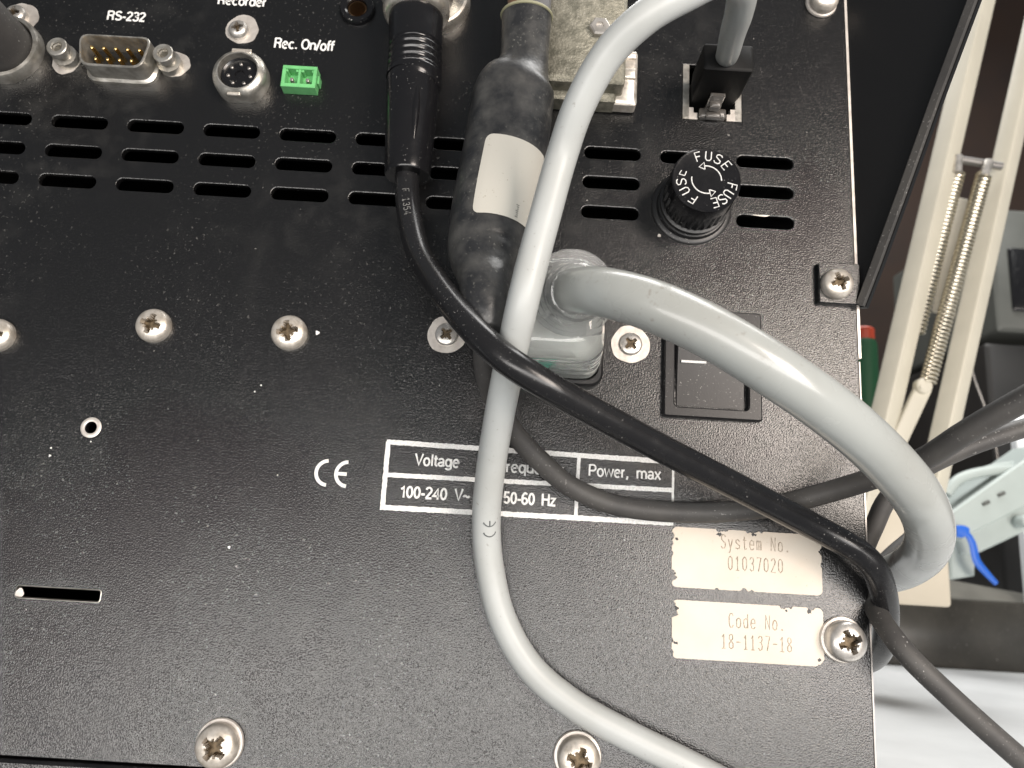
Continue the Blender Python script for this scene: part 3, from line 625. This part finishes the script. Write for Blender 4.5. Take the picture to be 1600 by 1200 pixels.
# ------------------------------------------------------------------ instrument: stickers
def ragged(x0_, x1_, z0_, z1_, r, seed, bites):
    rn = random.Random(seed); out = []; base = rrect(x1_-x0_, z1_-z0_, r, 4, (x0_+x1_)/2, (z0_+z1_)/2)
    n = len(base)
    for i in range(n):
        p, q = Vector(base[i]), Vector(base[(i+1) % n]); L_ = (q-p).length; k = max(1, int(L_/0.22)); nr = Vector((q.y-p.y, p.x-q.x)).normalized() if L_ > 1e-6 else Vector((0,0))
        for j in range(k):
            m = p.lerp(q, j/k); d = rn.uniform(-.03,.03)
            for bx, bz, br_ in bites:
                e = math.hypot(m.x-(x0_+bx*(x1_-x0_)), m.y-(z0_+bz*(z1_-z0_)))
                br2 = br_*1.45
                if e < br2: d -= math.sqrt(br2*br2-e*e)*rn.uniform(0.45, 0.95)
            out.append(tuple(m+nr*d))
    return out
def sticker(px0, py0, px1, py1, seed, bites, lines_, lab):
    A, B = at(px0, py0), at(px1, py1); o = ragged(A.x, B.x, B.z, A.z, 1.1, seed, bites)
    rn = random.Random(seed+40); hs_ = []
    for bx, bz, br_ in bites:
        if rn.random() < 0.45:
            q = 0.45+br_*0.9; hx = min(max(A.x+bx*(B.x-A.x), A.x+q), B.x-q)+rn.uniform(-.7,.7)*(1 if bz in (0,1) else 0.15); hz = min(max(B.z+bz*(A.z-B.z), B.z+q), A.z-q)+rn.uniform(-.7,.7)*(1 if bx in (0,1) else 0.15)
            if all(math.hypot(hx-c_[0], hz-c_[1]) > 1.2 for c_ in hs_): hs_.append((hx, hz, rn.uniform(.22,.48)))
    chips = []
    for hx, hz, r_ in hs_: chips.append([(hx+1.3*r_*rn.uniform(.35,1.4)*math.cos(t), hz+r_*rn.uniform(.35,1.4)*math.sin(t)) for t in [2*math.pi*k/9 for k in range(9)]])
    st = sheet('number_sticker', o, [], 0.0, 0.16, 'sticker', inst, 0.03); st['label'] = lab
    for c_ in chips:
        mb = MB(); mb.poly(c_, 0.1, 0.172); mb.build('worn_spot', 'black_paint', st, None, None)
    for tx, px, py in lines_:
        mb = MB(); stroke_text(mb, tx, at(px, py), 1.475, 0.95, 2.75, 0.115, 0.175); mb.build('printed_number', 'sticker_ink', st, None, None)
sticker(1050, 822.5, 1285, 931, 3, [(0,.84,.5),(0,.72,.3),(0,.55,.35),(0,.2,.75),(0,.13,.4),(.32,1,.55),(.36,1,.4),(.52,1,.5),(.56,1,.3),(.6,1,.3),(1,.5,.3),(1,.72,.5),(.3,0,.3),(.48,0,.5),(.53,0,.3)],
        (('System No.',1180,849),('01037020',1180,882)), 'cream number sticker with chipped edges reading System No.')
sticker(1050, 936.5, 1288, 1042, 5, [(0,.9,.6),(0,.8,.75),(0,.74,.4),(0,.3,.35),(0,.1,.4),(.74,1,.55),(.78,1,.4),(.92,1,.5),(1,.05,.5),(.97,0,.45)],
        (('Code No.',1182,971.5),('18-1137-18',1182,1004.5)), 'cream number sticker with chipped corners reading Code No.')

# ------------------------------------------------------------------ round plug at the left edge
c = at(2, 70, 3.0); b = W(c.x, c.z, 0)
mb = MB(); mb.lathe(b, [(8.3,0),(8.3,2.2),(8.0,2.9),(7.2,3.0),(6.9,2.6),(6.8,0.3)], 48, cap1=False); rs = mb.build('round_socket', 'dull_tin', inst, b); rs['label'] = 'round metal socket ring beside the RS-232 port'
q = at(34, 28); mb = MB(); mb.poly(circle(q.x, q.z, 4.0, 36, 0.12), -0.02, 0.08); mb.build('bare_ring', 'bare_metal', panel)
q = at(22, 20, 1.6); mb = screw_mesh(2.5, 2.2, 31); bb = W(q.x, q.z, 0.05); mb.v = [p+bb for p in mb.v]; mb.build('screw', ['steel','recess_dirt'], inst, bb, 40)
rp = thing('round_plug', 'thick black round plug in the metal ringed socket beside the RS-232 port', 'plug', b)
mb = MB(); mb.lathe(b, [(6.6,0.3),(6.6,26),(6.2,27),(5.0,27.5)], 44); mb.build('plug_body', 'charcoal_cable', rp, b)
mb = MB(); mb.lathe(b, [(4.2,27.4),(3.6,40),(3.2,44)], 28); mb.build('strain_relief', 'black_plastic', rp, b)
mb = MB(); mb.tube(spline([b+Vector(v) for v in ((0,-43,0),(-1,-52,3),(-8,-60,14),(-20,-62,34),(-34,-60,60))], 40), 2.6, 16); mb.build('cord', 'black_cable', rp)

# ------------------------------------------------------------------ metal connector hood
mc = thing('metal_connector', 'dusty cast metal connector hood behind the arching grey cable', 'connector', at(915, 90))
A, B = at(852, -60, 5), at(974, 127, 9)
x0_, x1_, z0_, z1_ = at(852,60,9).x, at(979,60,9).x, at(915,128,9).z, at(915,-70,9).z
mb = MB(); mb.box(((x0_+x1_)/2, -6, (z0_+z1_)/2), (x1_-x0_, 7, z1_-z0_), None, 0.8); mb.build('hood', 'cast_metal', mc, None, 40)
mb = MB(); zf = at(915, 160, 4).z; mb.box(((x0_+x1_)/2-1, -2.6, (zf+z0_+2)/2), (x1_-x0_-1, 5.2, z0_+2-zf), None, 0.5); mb.build('flange', 'cast_metal', mc, None, 40)
fx0, fx1 = at(955,120,4).x, at(996,120,4).x; fz0, fz1 = at(975,163,4).z, at(975,80,4).z
mb = MB(); mb.box(((fx0+fx1)/2, -2.2, (fz0+fz1)/2), (fx1-fx0, 4.2, fz1-fz0), None, 0.7); mb.box(((fx0+fx1)/2+.6, -4.6, (fz0+fz1)/2+0.6), (fx1-fx0-2.2, 1.2, 2.6), None, 0.3)
mb.box(((fx0+fx1)/2+.8, -4.5, fz1-1.4), (3.6, 1.0, 1.8), None, 0.3); mb.build('lug', 'nickel', mc, None, 40)
q = at(937, 44, 10); mb = MB(); mb.lathe(W(q.x,q.z,9.4), [(2.4,0),(2.4,1.4),(2.0,1.7),(1.0,1.7),(0.8,1.2)], 6); mb.build('hex_nut', 'steel', mc, None, 20)
q = at(920, 70, 10)
# ------------------------------------------------------------------ signal cable (black, moulded boot)
sg = thing('signal_cable', 'glossy black cable with a ribbed moulded plug crossing over the grey network cable', 'cable', at(650, 20))
DN = Vector((0,-1,0))
def boot(name, ctrl, mt, par, n=90, seg=40, flat=1.0, rib=None):
    """ctrl: (px, py, h, width_px)"""
    c4 = [Vector((*at(px,py,h), wp*(DIST-h)/F_PX/2)) for px, py, h, wp in ctrl]
    s4 = spline(c4, n); pts = [v.xyz for v in s4]; rr = [v.w for v in s4]
    if rib: rr = [r-(rib[2]*(0.5+0.5*math.sin(2*math.pi*rib[3]*(i/n-rib[0])/(rib[1]-rib[0]))) if rib[0] < i/n < rib[1] else 0) for i, r in enumerate(rr)]
    mb = MB(); mb.tube(pts, rr, seg, DN, True, [r*flat for r in rr]); return mb.build(name, mt, par, None, 45), pts, rr
bt, bp, brr = boot('boot', [(651,10,9,98),(650,40,9,96),(649,80,9.2,94),(647,125,9.4,97),(645,135,9.5,92),(644,160,9.5,90),(640,220,9.5,84),(637,268,9.5,79),(636.5,276,9.5,74)], 'black_gloss', sg, 160, rib=(0.26,0.42,0.45,4.0))
# thumb grooves on the boot
mb = MB(); g = []
for k in range(12): 
    u = k/11; i = int(len(bp)*(0.54+0.36*u)); t = (bp[i+1]-bp[i-1]).normalized(); n_ = (DN-t*DN.dot(t)).normalized(); b_ = t.cross(n_)
    g.append((bp[i]+(n_*math.cos(0.45)-b_*math.sin(0.30))*(brr[i]-0.15), 0.25+0.65*math.sin(math.pi*min(1,u*1.0+0.05))))
mb.tube([p for p, r in g], [r for p, r in g], 12, DN); mb.build('thumb_ridge', 'black_gloss', sg)
t = (bp[1]-bp[0]).normalized()
mb = MB(); mb.lathe(bp[0]+t*3.2, [(6.5,0),(7.3,-0.6),(7.6,-1.6),(7.6,-5),(8.2,-5.4),(8.4,-7),(8.4,-12)], 48, t); mb.build('coupling_ring', 'chrome', sg, None, 40)
q = at(668, 5, 2); mb = MB(); mb.lathe(W(q.x+1.5,q.z+1.5,0), [(8.6,0),(8.6,2),(8.0,3.0),(7.4,3.2),(7.0,3.0)], 48); mb.build('socket_ring', 'chrome', inst, None, 40)
p_sig = Path([(637,262,9.5),(636,300,9.8),(641,345,12),(656,400,17),(690,455,25),(735,510,32),(785,557,35.5),(850,600,35),(930,645,30.5),(1040,704,24),(1160,765,17),(1270,822,11),(1335,858,9.5),(1366,888,8),(1381,930,3),(1384,972,-4),(1379,1008,-12),(1362,1030,-22),(1330,1040,-34)], 260)
mb = MB(); mb.tube(p_sig.p, 2.62, 24); mb.build('cord', 'black_cable', sg)
mb = MB(); i0 = p_sig.near(640, 305); st = []
for k, ch_ in enumerate('F 1354'):
    for s_ in G[ch_]: st.append([((k*1.35)+u*0.95, -(v/1.6-0.5)*1.4) for u, v in s_])
p_sig.mark(mb, i0, st, 2.62, 0.075, 1, 0.1); mb.build('printed_number', 'faint_ink', sg, None, None)

# ------------------------------------------------------------------ sheathed adapter with thin cable
ad = thing('sheathed_cable', 'thin black cable leading from a fat heat shrink sleeve with a blank silver label', 'cable', at(800, 300))
sl, sp_, sr = boot('sleeve', [(823,26,15,90),(821,60,15,86),(819,92,15,86),(815,112,15,98),(809,128,15,126),(805,142,15,139),(800,165,15,143),(790,230,16,144),(772,320,18,141),(762,385,20,135),(758,410,22,118),(757,428,24,96),(757,445,26,84),(758,480,27,80),(759,512,26.5,76),(759,520,26.5,66)], 'shrink_tube', ad, 150, flat=0.86)
mb = MB(); tt = (sp_[0]-sp_[1]).normalized(); fr0 = frames(sp_[:3], DN)[0]
ring = [sp_[0]+fr0[2]*(sr[0]*0.99*math.cos(a))+fr0[1]*(sr[0]*0.86*math.sin(a)) for a in [2*math.pi*k/32 for k in range(33)]]
mb.tube(ring, 0.35, 8); mb.build('sleeve_rim', 'yellow_edge', ad)
for i, (dx, m_, r_) in enumerate(((-15,'wire_brown',2.0),(18,'wire_grey',2.6))):
    mb = MB(); mb.tube(spline([at(821+dx, 60, 15), at(823+dx, 20, 15.5), at(824+dx*1.2, -20, 15), at(826+dx*1.5, -90, 13)], 20), r_, 16); mb.build('wire', m_, ad)
# label wrapped on the sleeve
mb = MB(); cols = []; nU, nV = 14, 22
fr = frames(sp_, DN)
def onsleeve(px, py):
    d = ray(px, py); best = None
    for i in range(len(sp_)):
        t_, a_, b_ = fr[i]
        for k in range(0, 61):
            ph = math.radians(k*3); p = sp_[i]+b_*(sr[i]*math.cos(ph))+a_*(sr[i]*0.86*math.sin(ph))
            q = ROT.transposed()@(p-CAMP); e = (800-F_PX*q.x/q.z-px)**2+(600+F_PX*q.y/q.z-py)**2
            if best is None or e < best[0]: best = (e, i, ph)
    return best[1], best[2]
cor = [onsleeve(*c_) for c_ in ((760,211),(738,333))]
i0, i1 = cor[0][0], cor[1][0]; ph1 = (cor[0][1]+cor[1][1])/2; ph0 = ph1+1.75
def lab_pt(u, v, off=0.12):
    f = i0+(i1-i0)*v; i = int(f); w_ = f-i; ph = ph1+(ph0-ph1)*u
    P_ = []
    for j in (i, i+1):
        t_, a_, b_ = fr[j]; P_.append(sp_[j]+b_*((sr[j]+off)*math.cos(ph))+a_*((sr[j]*0.86+off)*math.sin(ph)))
    return P_[0].lerp(P_[1], w_)
cr = 0.10
US = [0, .008, .022, .045, .07, .10]+[.10+.8*k/10 for k in range(1, 10)]+[.90, .93, .955, .978, .992, 1]
for u in US:
    lo, hi = 0.0, 1.0
    e = min(u, 1-u)/0.09
    if e < 1: cut = 0.09*(1-math.sqrt(1-(1-e)**2)); lo, hi = cut, 1-cut
    cols.append([lab_pt(u, lo+(hi-lo)*k/nV) for k in range(nV+1)])
mb.loft(cols, False, False, close=False); mb.build('blank_label', 'silver_sticker', ad, None, 60)
mb = MB()
for k in range(7):
    v0 = 0.80+0.025*k; mb.tube([lab_pt(0.585+0.01*(k%3), v0, 0.15), lab_pt(0.63, v0, 0.15)], 0.06, 5, DN)
mb.build('faint_print', 'grey_ink', ad, None, None)
p_thin = Path([(759,505,26.5),(757,545,25),(760,585,21),(775,630,15.5),(803,676,10.5),(846,722,6.5),(895,762,3.4),(970,791,2.6),(1080,801,2.6),(1190,794,3.4),(1290,770,8),(1380,742,15),(1445,716,21),(1505,678,28),(1560,646,33),(1625,610,38)], 260)
mb = MB(); mb.tube(p_thin.p, 2.15, 20); mb.build('cord', 'charcoal_cable', ad)

# ------------------------------------------------------------------ network cable
nw = thing('network_cable', 'light grey cable arching from the network socket down across the printed voltage table', 'cable', at(1120, 150))
f0, f1 = at(1100, 107, 14), at(1178, 107, 14); ztop = at(1139, 69, 14).z
mb = MB(); px_, pw = (f0.x+f1.x)/2, f1.x-f0.x; pz0 = f0.z; ph_ = ztop-pz0
def plug_sec(h, g): return [W(x, z, h) for x, z in rrect(pw-2*g, ph_-2*g, 0.6, 3, px_, (pz0+ztop)/2)]
mb.loft([plug_sec(-5, .5), plug_sec(0.5, .4), plug_sec(4, 0), plug_sec(13.7, 0), plug_sec(14, .3)]); mb.build('plug_boot', 'jack_black', nw, None, 40)
mb = MB(); zz = pz0-1.1; mb.box((px_-0.2, -2.6, zz+0.2), (3.4, 7.5, 0.9), None, 0.25); mb.box((px_-0.2, -3.4, zz-.9), (2.5, 2.4, 1.8), None, 0.4); mb.build('latch', 'clip_plastic', nw, None, 40)
mb = MB(); mb.box((px_-0.1, 0.4, pz0-2.4), (6.2, 3.6, 2.4), None, 0.4); mb.box((px_-0.1, -1.2, pz0-3.2), (3.4, 1.6, 1.5), None, 0.3); mb.build('plug_nose', 'clip_plastic', nw, None, 40)
p_net = Path([(1133,90,10),(1137,84,16),(1145,52,26),(1155,18,35),(1158,-18,43),(1128,-34,50),(1076,-12,52),(1010,26,51),(950,85,47),(905,165,42),(876,250,37),(851,340,36),(832,410,36),(814,485,34),(799,555,28.5),(782,640,22),(768,725,14),(760,805,8),(764,880,5),(784,965,3.4),(826,1040,3.2),(890,1097,3.4),(975,1146,3.6),(1080,1198,4),(1180,1250,4)], 300)
mb = MB(); mb.tube(p_net.p, [2.85-0.5*max(0.0, 1-k/45) for k in range(300)], 26); mb.build('cord', 'grey_cable', nw)
mb = MB(); i0 = p_net.near(756, 820)
arc = lambda s0, a0, a1, r: [(s0+r*math.cos(math.radians(a0+(a1-a0)*k/12)), r*math.sin(math.radians(a0+(a1-a0)*k/12))) for k in range(13)]
p_net.mark(mb, i0, [arc(0, -75, 75, 1.25), arc(-2.3, -75, 75, 1.25), [(-2.3, 0), (-1.1, 0)]], 2.85, 0.13, 1, -0.25); mb.build('conformity_mark', 'grey_ink', nw, None, None)

# ------------------------------------------------------------------ power cord with clear plug
pc = thing('power_cord', 'thick grey power cord with a clear moulded plug in the mains inlet', 'cable', at(845, 531))
mb = MB(); NS = 9
def psec(h, hx, hz, r, dx=0.0, dz=0.0): return [W(x, z, h) for x, z in rrect(2*hx, 2*hz, r, NS, ic.x+dx, ic.z+dz)]
secs = [psec(-2,11.8,8.4,2.5), psec(3.2,11.9,8.5,2.6), psec(3.6,12.5,9.0,3.0), psec(9,12.5,9.1,3.2)]
for k in range(4):
    h = 9.5+k*2.2; secs += [psec(h,12.4-.12*k,9.1-.12*k,3.3), psec(h+.5,11.6-.12*k,8.3-.12*k,3.3), psec(h+1.1,11.6-.12*k,8.3-.12*k,3.3), psec(h+1.6,12.4-.12*k,9.1-.12*k,3.4)]
secs += [psec(19.0,11.6,9.1,4.6,.1,.1), psec(21.5,11.0,9.3,5.0,.2,.2), psec(23.3,10.3,9.0,5.2,.3,.3), psec(24.4,9.2,8.0,5.2,.3,.3), psec(24.7,7.6,6.6,5.0,.3,.3)]
mb.loft(secs); mb.build('clear_plug', 'clear_plastic', pc, None, 40)
q0, q1 = at(893, 459, 21.5), at(905, 455, 29); ax = (q1-q0).normalized()
mb = MB(); mb.lathe(q0, [(8.6,0),(8.4,1.4),(7.7,1.7),(7.6,2.7),(6.9,3.0),(6.8,4.0),(6.1,4.3),(6.0,5.3),(5.3,5.7),(5.0,6.4),(4.4,6.5)], 40, ax); mb.build('plug_collar', 'clear_plastic', pc, None, 40)
mb = MB(); mb.loft([psec(0,10.8,7.4,1.8), psec(6,10.8,7.4,1.8), psec(6.6,10.2,6.8,1.8), psec(10,9.6,6.2,2.2), psec(10.6,8.8,5.6,2.2), psec(15,8.2,5.2,2.4), psec(16,7.4,4.4,2.4)]); mb.build('plug_insert', 'pale_inner_sheen', pc, None, 40)  # contact block, enlarged and whitened to imitate the plug's inner reflections
mb = MB(); mb.lathe(W(ic.x+0.4, ic.z-6.5, 11.2), [(0.5,-1.4),(2.2,-1),(2.9,0),(2.9,1.6),(2.2,2.8),(0.6,3.2)], 20, sc=(1,.9)); mb.build('earth_wire', 'earth_green', pc)
mb = MB()
for s_ in (-6, 6): mb.tube(spline([W(ic.x+s_,ic.z+1,7), W(ic.x+s_*.9,ic.z+.6,12), W(ic.x+s_*.4+2,ic.z+.8,17), W(ic.x+3.6,ic.z+1.5,21)], 14), 1.3, 12)
mb.build('core_wire', 'pale_inner_sheen', pc)
p_pow = Path([(890,462,17),(895,457,25),(914,454,32),(955,459,38),(1020,478,42),(1110,519,44),(1210,580,44),(1300,643,41),(1375,708,35),(1430,772,29),(1452,822,19),(1446,860,6),(1420,885,-12),(1388,898,-29),(1352,902,-44),(1315,900,-58)], 260)
mb = MB(); mb.tube(p_pow.p, 4.3, 36); mb.build('cord', 'grey_cord', pc)
# ------------------------------------------------------------------ second thin cable and a stub
p = Path([(1640,657,-3),(1565,680,-5),(1500,704,-7),(1435,737,-9),(1388,778,-12),(1366,822,-14),(1350,862,-15),(1350,900,-11),(1364,944,-1),(1390,988,6),(1424,1030,9),(1480,1084,10),(1545,1143,10),(1640,1226,10)], 220)
mb = MB(); mb.tube(p.p, 2.1, 20); tag(mb.build('thin_cable', 'charcoal_cable'), 'thin black cable bending round the panel edge and running down over the white bench', 'cable')
p = Path([(1330,925,-46),(1372,893,-46),(1402,866,-46),(1432,840,-46),(1470,800,-46)], 60)
mb = MB(); mb.tube(p.p, 2.9, 18); tag(mb.build('cable_stub', 'charcoal_cable'), 'short piece of dark cable seen through the loop of the grey power cord', 'cable')

# ------------------------------------------------------------------ background: desk lamp
YL = 230.0
def bar(mb, p, q, wid, dep, twist, bev=1.2):
    t = (q-p).normalized(); a = (DN-t*DN.dot(t)).normalized(); b = t.cross(a); tw = math.radians(twist)
    a, b = a*math.cos(tw)+b*math.sin(tw), b*math.cos(tw)-a*math.sin(tw)
    o = rrect(wid, dep, bev, 3); mb.loft([[e+b*x+a*z for x, z in o] for e in (p, q)])
zl = at(1420, 945, -YL).z
lamp = thing('desk_lamp', 'cream spring balanced desk lamp arm standing behind the instrument', 'lamp', at(1420, 945, -YL))
mb = MB(); bar(mb, at(1560,-110,-YL), at(1345,812,-YL), 12.5, 10, -36); mb.build('arm', 'cream_paint', lamp)
mb = MB(); bar(mb, at(1652,-110,-YL-8), at(1448,800,-YL-8), 11.5, 10, -36); mb.build('arm', 'cream_paint', lamp)
mb = MB(); A, B = at(1350,775,-YL+2), at(1489,940,-YL+2); mb.box(((A.x+B.x)/2, YL+22, (A.z+zl)/2), (B.x-A.x, 48, A.z-zl), None, 2.0); mb.build('base_block', 'beige_paint', lamp, None, 40)
def helix(p, q, R, wr, turns):
    t = (q-p).normalized(); a = t.orthogonal().normalized(); b = t.cross(a); n = turns*12
    mb = MB(); mb.tube([p.lerp(q, k/n)+a*(R*math.cos(2*math.pi*k/12))+b*(R*math.sin(2*math.pi*k/12)) for k in range(n+1)], wr, 5); return mb
helix(at(1496,268,-YL-3), at(1432,520,-YL-3), 3.7, 0.72, 42).build('spring', 'spring_steel', lamp)
helix(at(1537,274,-YL+3), at(1449,598,-YL+3), 3.7, 0.72, 54).build('spring', 'spring_steel', lamp)
mb = MB(); mb.tube([at(1478,246,-YL), at(1565,260,-YL)], 2.2, 16); mb.build('pin_bar', 'dark_metal', lamp)
for a_, b_ in (((1497,244),(1495,270)),((1546,252),(1536,276))):
    mb = MB(); mb.tube([at(*a_,-YL+3), at(*b_,-YL+3)], 2.5, 12); mb.build('spring_hook', 'steel', lamp)
mb = MB(); bar(mb, at(1442,606,-YL+1), at(1392,712,-YL+1), 8.5, 4, 0, 1.0); mb.lathe(at(1443,603,-YL+4), [(4.2,-3),(4.2,1),(3.6,1.6)], 24); mb.lathe(at(1440,605,-YL+5.5), [(1.3,0),(1.2,.9)], 14); mb.build('link', 'cream_paint', lamp, None, 40)
mb = MB(); A = at(1500,300,-YL-30); M_ = Matrix.Rotation(math.radians(-14),3,'Y'); mb.box(at(1490,400,-YL-34), (13, 3, 76), Matrix.Rotation(math.radians(13),3,'Y'), 0.8); tag(mb.build('cream_panel', 'beige_paint', lamp, None, 40), None)
# ------------------------------------------------------------------ background: bench clutter
L0 = at_z(1400, 1040, Z_BENCH); YD = L0.y
x0_, x1_ = at(1290,1000,-YD).x, at(1640,1000,-YD).x
zt_ = zl-0.3
mb = MB(); mb.box(((x0_+x1_)/2, YD+75, (zt_+Z_BENCH)/2), (x1_-x0_, 150, zt_-Z_BENCH), None, 1.5); tag(mb.build('dark_plinth', 'block_dark', None, Vector(((x0_+x1_)/2, YD+75, Z_BENCH)), 40), 'dark grey plinth on the white bench under the desk lamp', 'plinth')
A, B = at(1476, 905, -YD-20), at(1600, 945, -YD-20)
mb = MB(); M_ = Matrix.Rotation(math.radians(8),3,'Y')
mb.loft([[Vector((x, y, z)) for y, z in ((YD+12,zt_+.1),(YD+100,zt_+.1),(YD+100,zz_),(YD+34,zz_-1))] for x, zz_ in ((A.x, zt_+16),(A.x+80, zt_+6))]); tag(mb.build('grey_wedge', 'block_grey', None, None, 30), 'sloping grey wedge lying on the dark plinth', 'wedge')
# pale green-grey device
Yd = 360.0
dv = thing('bench_device', 'pale grey-green tilted device with a rounded handle beside the lamp base', 'device', at(1540, 905, -Yd))
def tilt_box(pts, y0, y1, mt, name, par, bev=1.2):
    o = [(at(px,py,-y0).x, at(px,py,-y0).z) for px, py in pts]
    mb = MB(); i = inset(o, bev); mb.loft([[Vector((x, y, z)) for x, z in q] for q, y in ((i, y0-bev), (o, y0), (o, y1))]); return mb.build(name, mt, par, None, 30)
tilt_box([(1484,800),(1640,690),(1640,772),(1494,846)], Yd, Yd+40, 'pale_teal', 'body', dv)
tilt_box([(1494,842),(1640,768),(1640,812),(1520,868),(1500,866)], Yd+4, Yd+40, 'pale_teal', 'lower_body', dv)
tilt_box([(1482,838),(1524,848),(1522,900),(1484,906)], Yd+6, Yd+30, 'pale_teal', 'support', dv)
mb = MB(); mb.tube(spline([at(*q, -Yd-6) for q in ((1478,772),(1500,748),(1545,736),(1600,733),(1650,738))], 30), 3.6, 14); mb.tube(spline([at(*q, -Yd-12) for q in ((1480,756),(1515,742),(1560,728),(1610,724),(1650,724))], 30), 2.2, 14); mb.build('handle', 'pale_teal', dv)
for px, py in ((1541,786),(1565,772)): 
    mb = MB(); mb.box(at(px,py,-Yd+2), (5.5, 1.6, 2.2), Matrix.Rotation(math.radians(-28),3,'Y'), 0.4); mb.build('button', 'cabinet_grey', dv)
mb = MB(); q = at(1596, 815, -Yd+2); mb.lathe(q, [(4.2,-2),(4.2,6),(3.6,7)], 24); mb.build('knob', 'pale_teal', dv)
mb = MB(); mb.tube(spline([at(*q, -Yd+10) for q in ((1494,830),(1508,832),(1519,848),(1526,876),(1540,894),(1557,912))], 40), [1.5+1.2*math.sin(k/39*3)+ (2.2 if k<7 else 0) for k in range(40)], 10, DN, True, 0.9); tag(mb.build('blue_strap', 'blue_plastic'), 'bright blue plastic strap tied to the pale device', 'strap')
tilt_box_ = tilt_box([(1388,928),(1476,934),(1474,952),(1388,950)], YD+2, YD+6, 'pale_teal', 'pale_strip', None, 0.5); tag(tilt_box_, 'pale strip along the dark plinth below the lamp base', 'strip')
Yw = YD-3; A = at(1590, 700, -Yw)
mb = MB(); mb.box((A.x+60, Yw+4, (Z_BENCH+at(1595,640,-Yw).z)/2+.05), (120, 8, at(1595,640,-Yw).z-Z_BENCH), None, 0.8); tag(mb.build('white_board', 'white_board', None, None, 40), 'upright white board standing on the bench beside the dark plinth', 'board')
Yc = 560.0
cb_ = thing('grey_cabinet', 'dark grey equipment cabinet with a black window far behind the lamp', 'cabinet', at(1600, 530, -Yc))
A, B = at(1545,325,-Yc), at(1760,528,-Yc); mb = MB(); mb.box(((A.x+B.x)/2, Yc+100, (A.z+B.z)/2), (B.x-A.x, 200, A.z-B.z), None, 3); mb.build('case', 'cabinet_grey', cb_, None, 40)
A, B = at(1573,388,-Yc), at(1680,492,-Yc); mb = MB(); mb.box(((A.x+B.x)/2, Yc-1, (A.z+B.z)/2), (B.x-A.x, 4, A.z-B.z), None, 1.5); mb.build('window', 'black_gloss', cb_, None, 40)
A = at(1545,530,-Yc); mb = MB(); mb.box((A.x+120, Yc+100, (A.z+Z_BENCH)/2-1), (240, 190, A.z-Z_BENCH-2), None, 3); tag(mb.build('black_case', 'case_black', None, None, 40), 'large black case under the grey cabinet', 'case')
Yp = 300.0; q = at(1352, 640, -Yp); q0 = Vector((q.x, Yp, zt_+.1)); zt2 = at(1352, 533, -Yp).z; zt3 = at(1352, 514, -Yp).z
bo = thing('green_bottle', 'tall green bottle with a red cap peeking out behind the panel edge', 'bottle', q0)
mb = MB(); mb.lathe(q0, [(8.5,0),(8.5,zt2-q0.z-3),(7.5,zt2-q0.z)], 28, Vector((0,0,1))); mb.build('bottle_body', 'bottle_green', bo)
mb = MB(); mb.lathe(q0, [(6.5,zt2-q0.z-1),(7.2,zt2-q0.z),(7.2,zt3-q0.z-1),(6.4,zt3-q0.z)], 28, Vector((0,0,1))); mb.build('cap', 'red_cap', bo)
mb = MB(); mb.tube(spline([at(1510,540,-430), at(1522,590,-430), at(1540,640,-430), at(1556,700,-430), at(1562,745,-430)], 24), 1.0, 8); tag(mb.build('loose_wire', 'dark_metal'), 'thin grey wire hanging in front of the black case', 'wire')
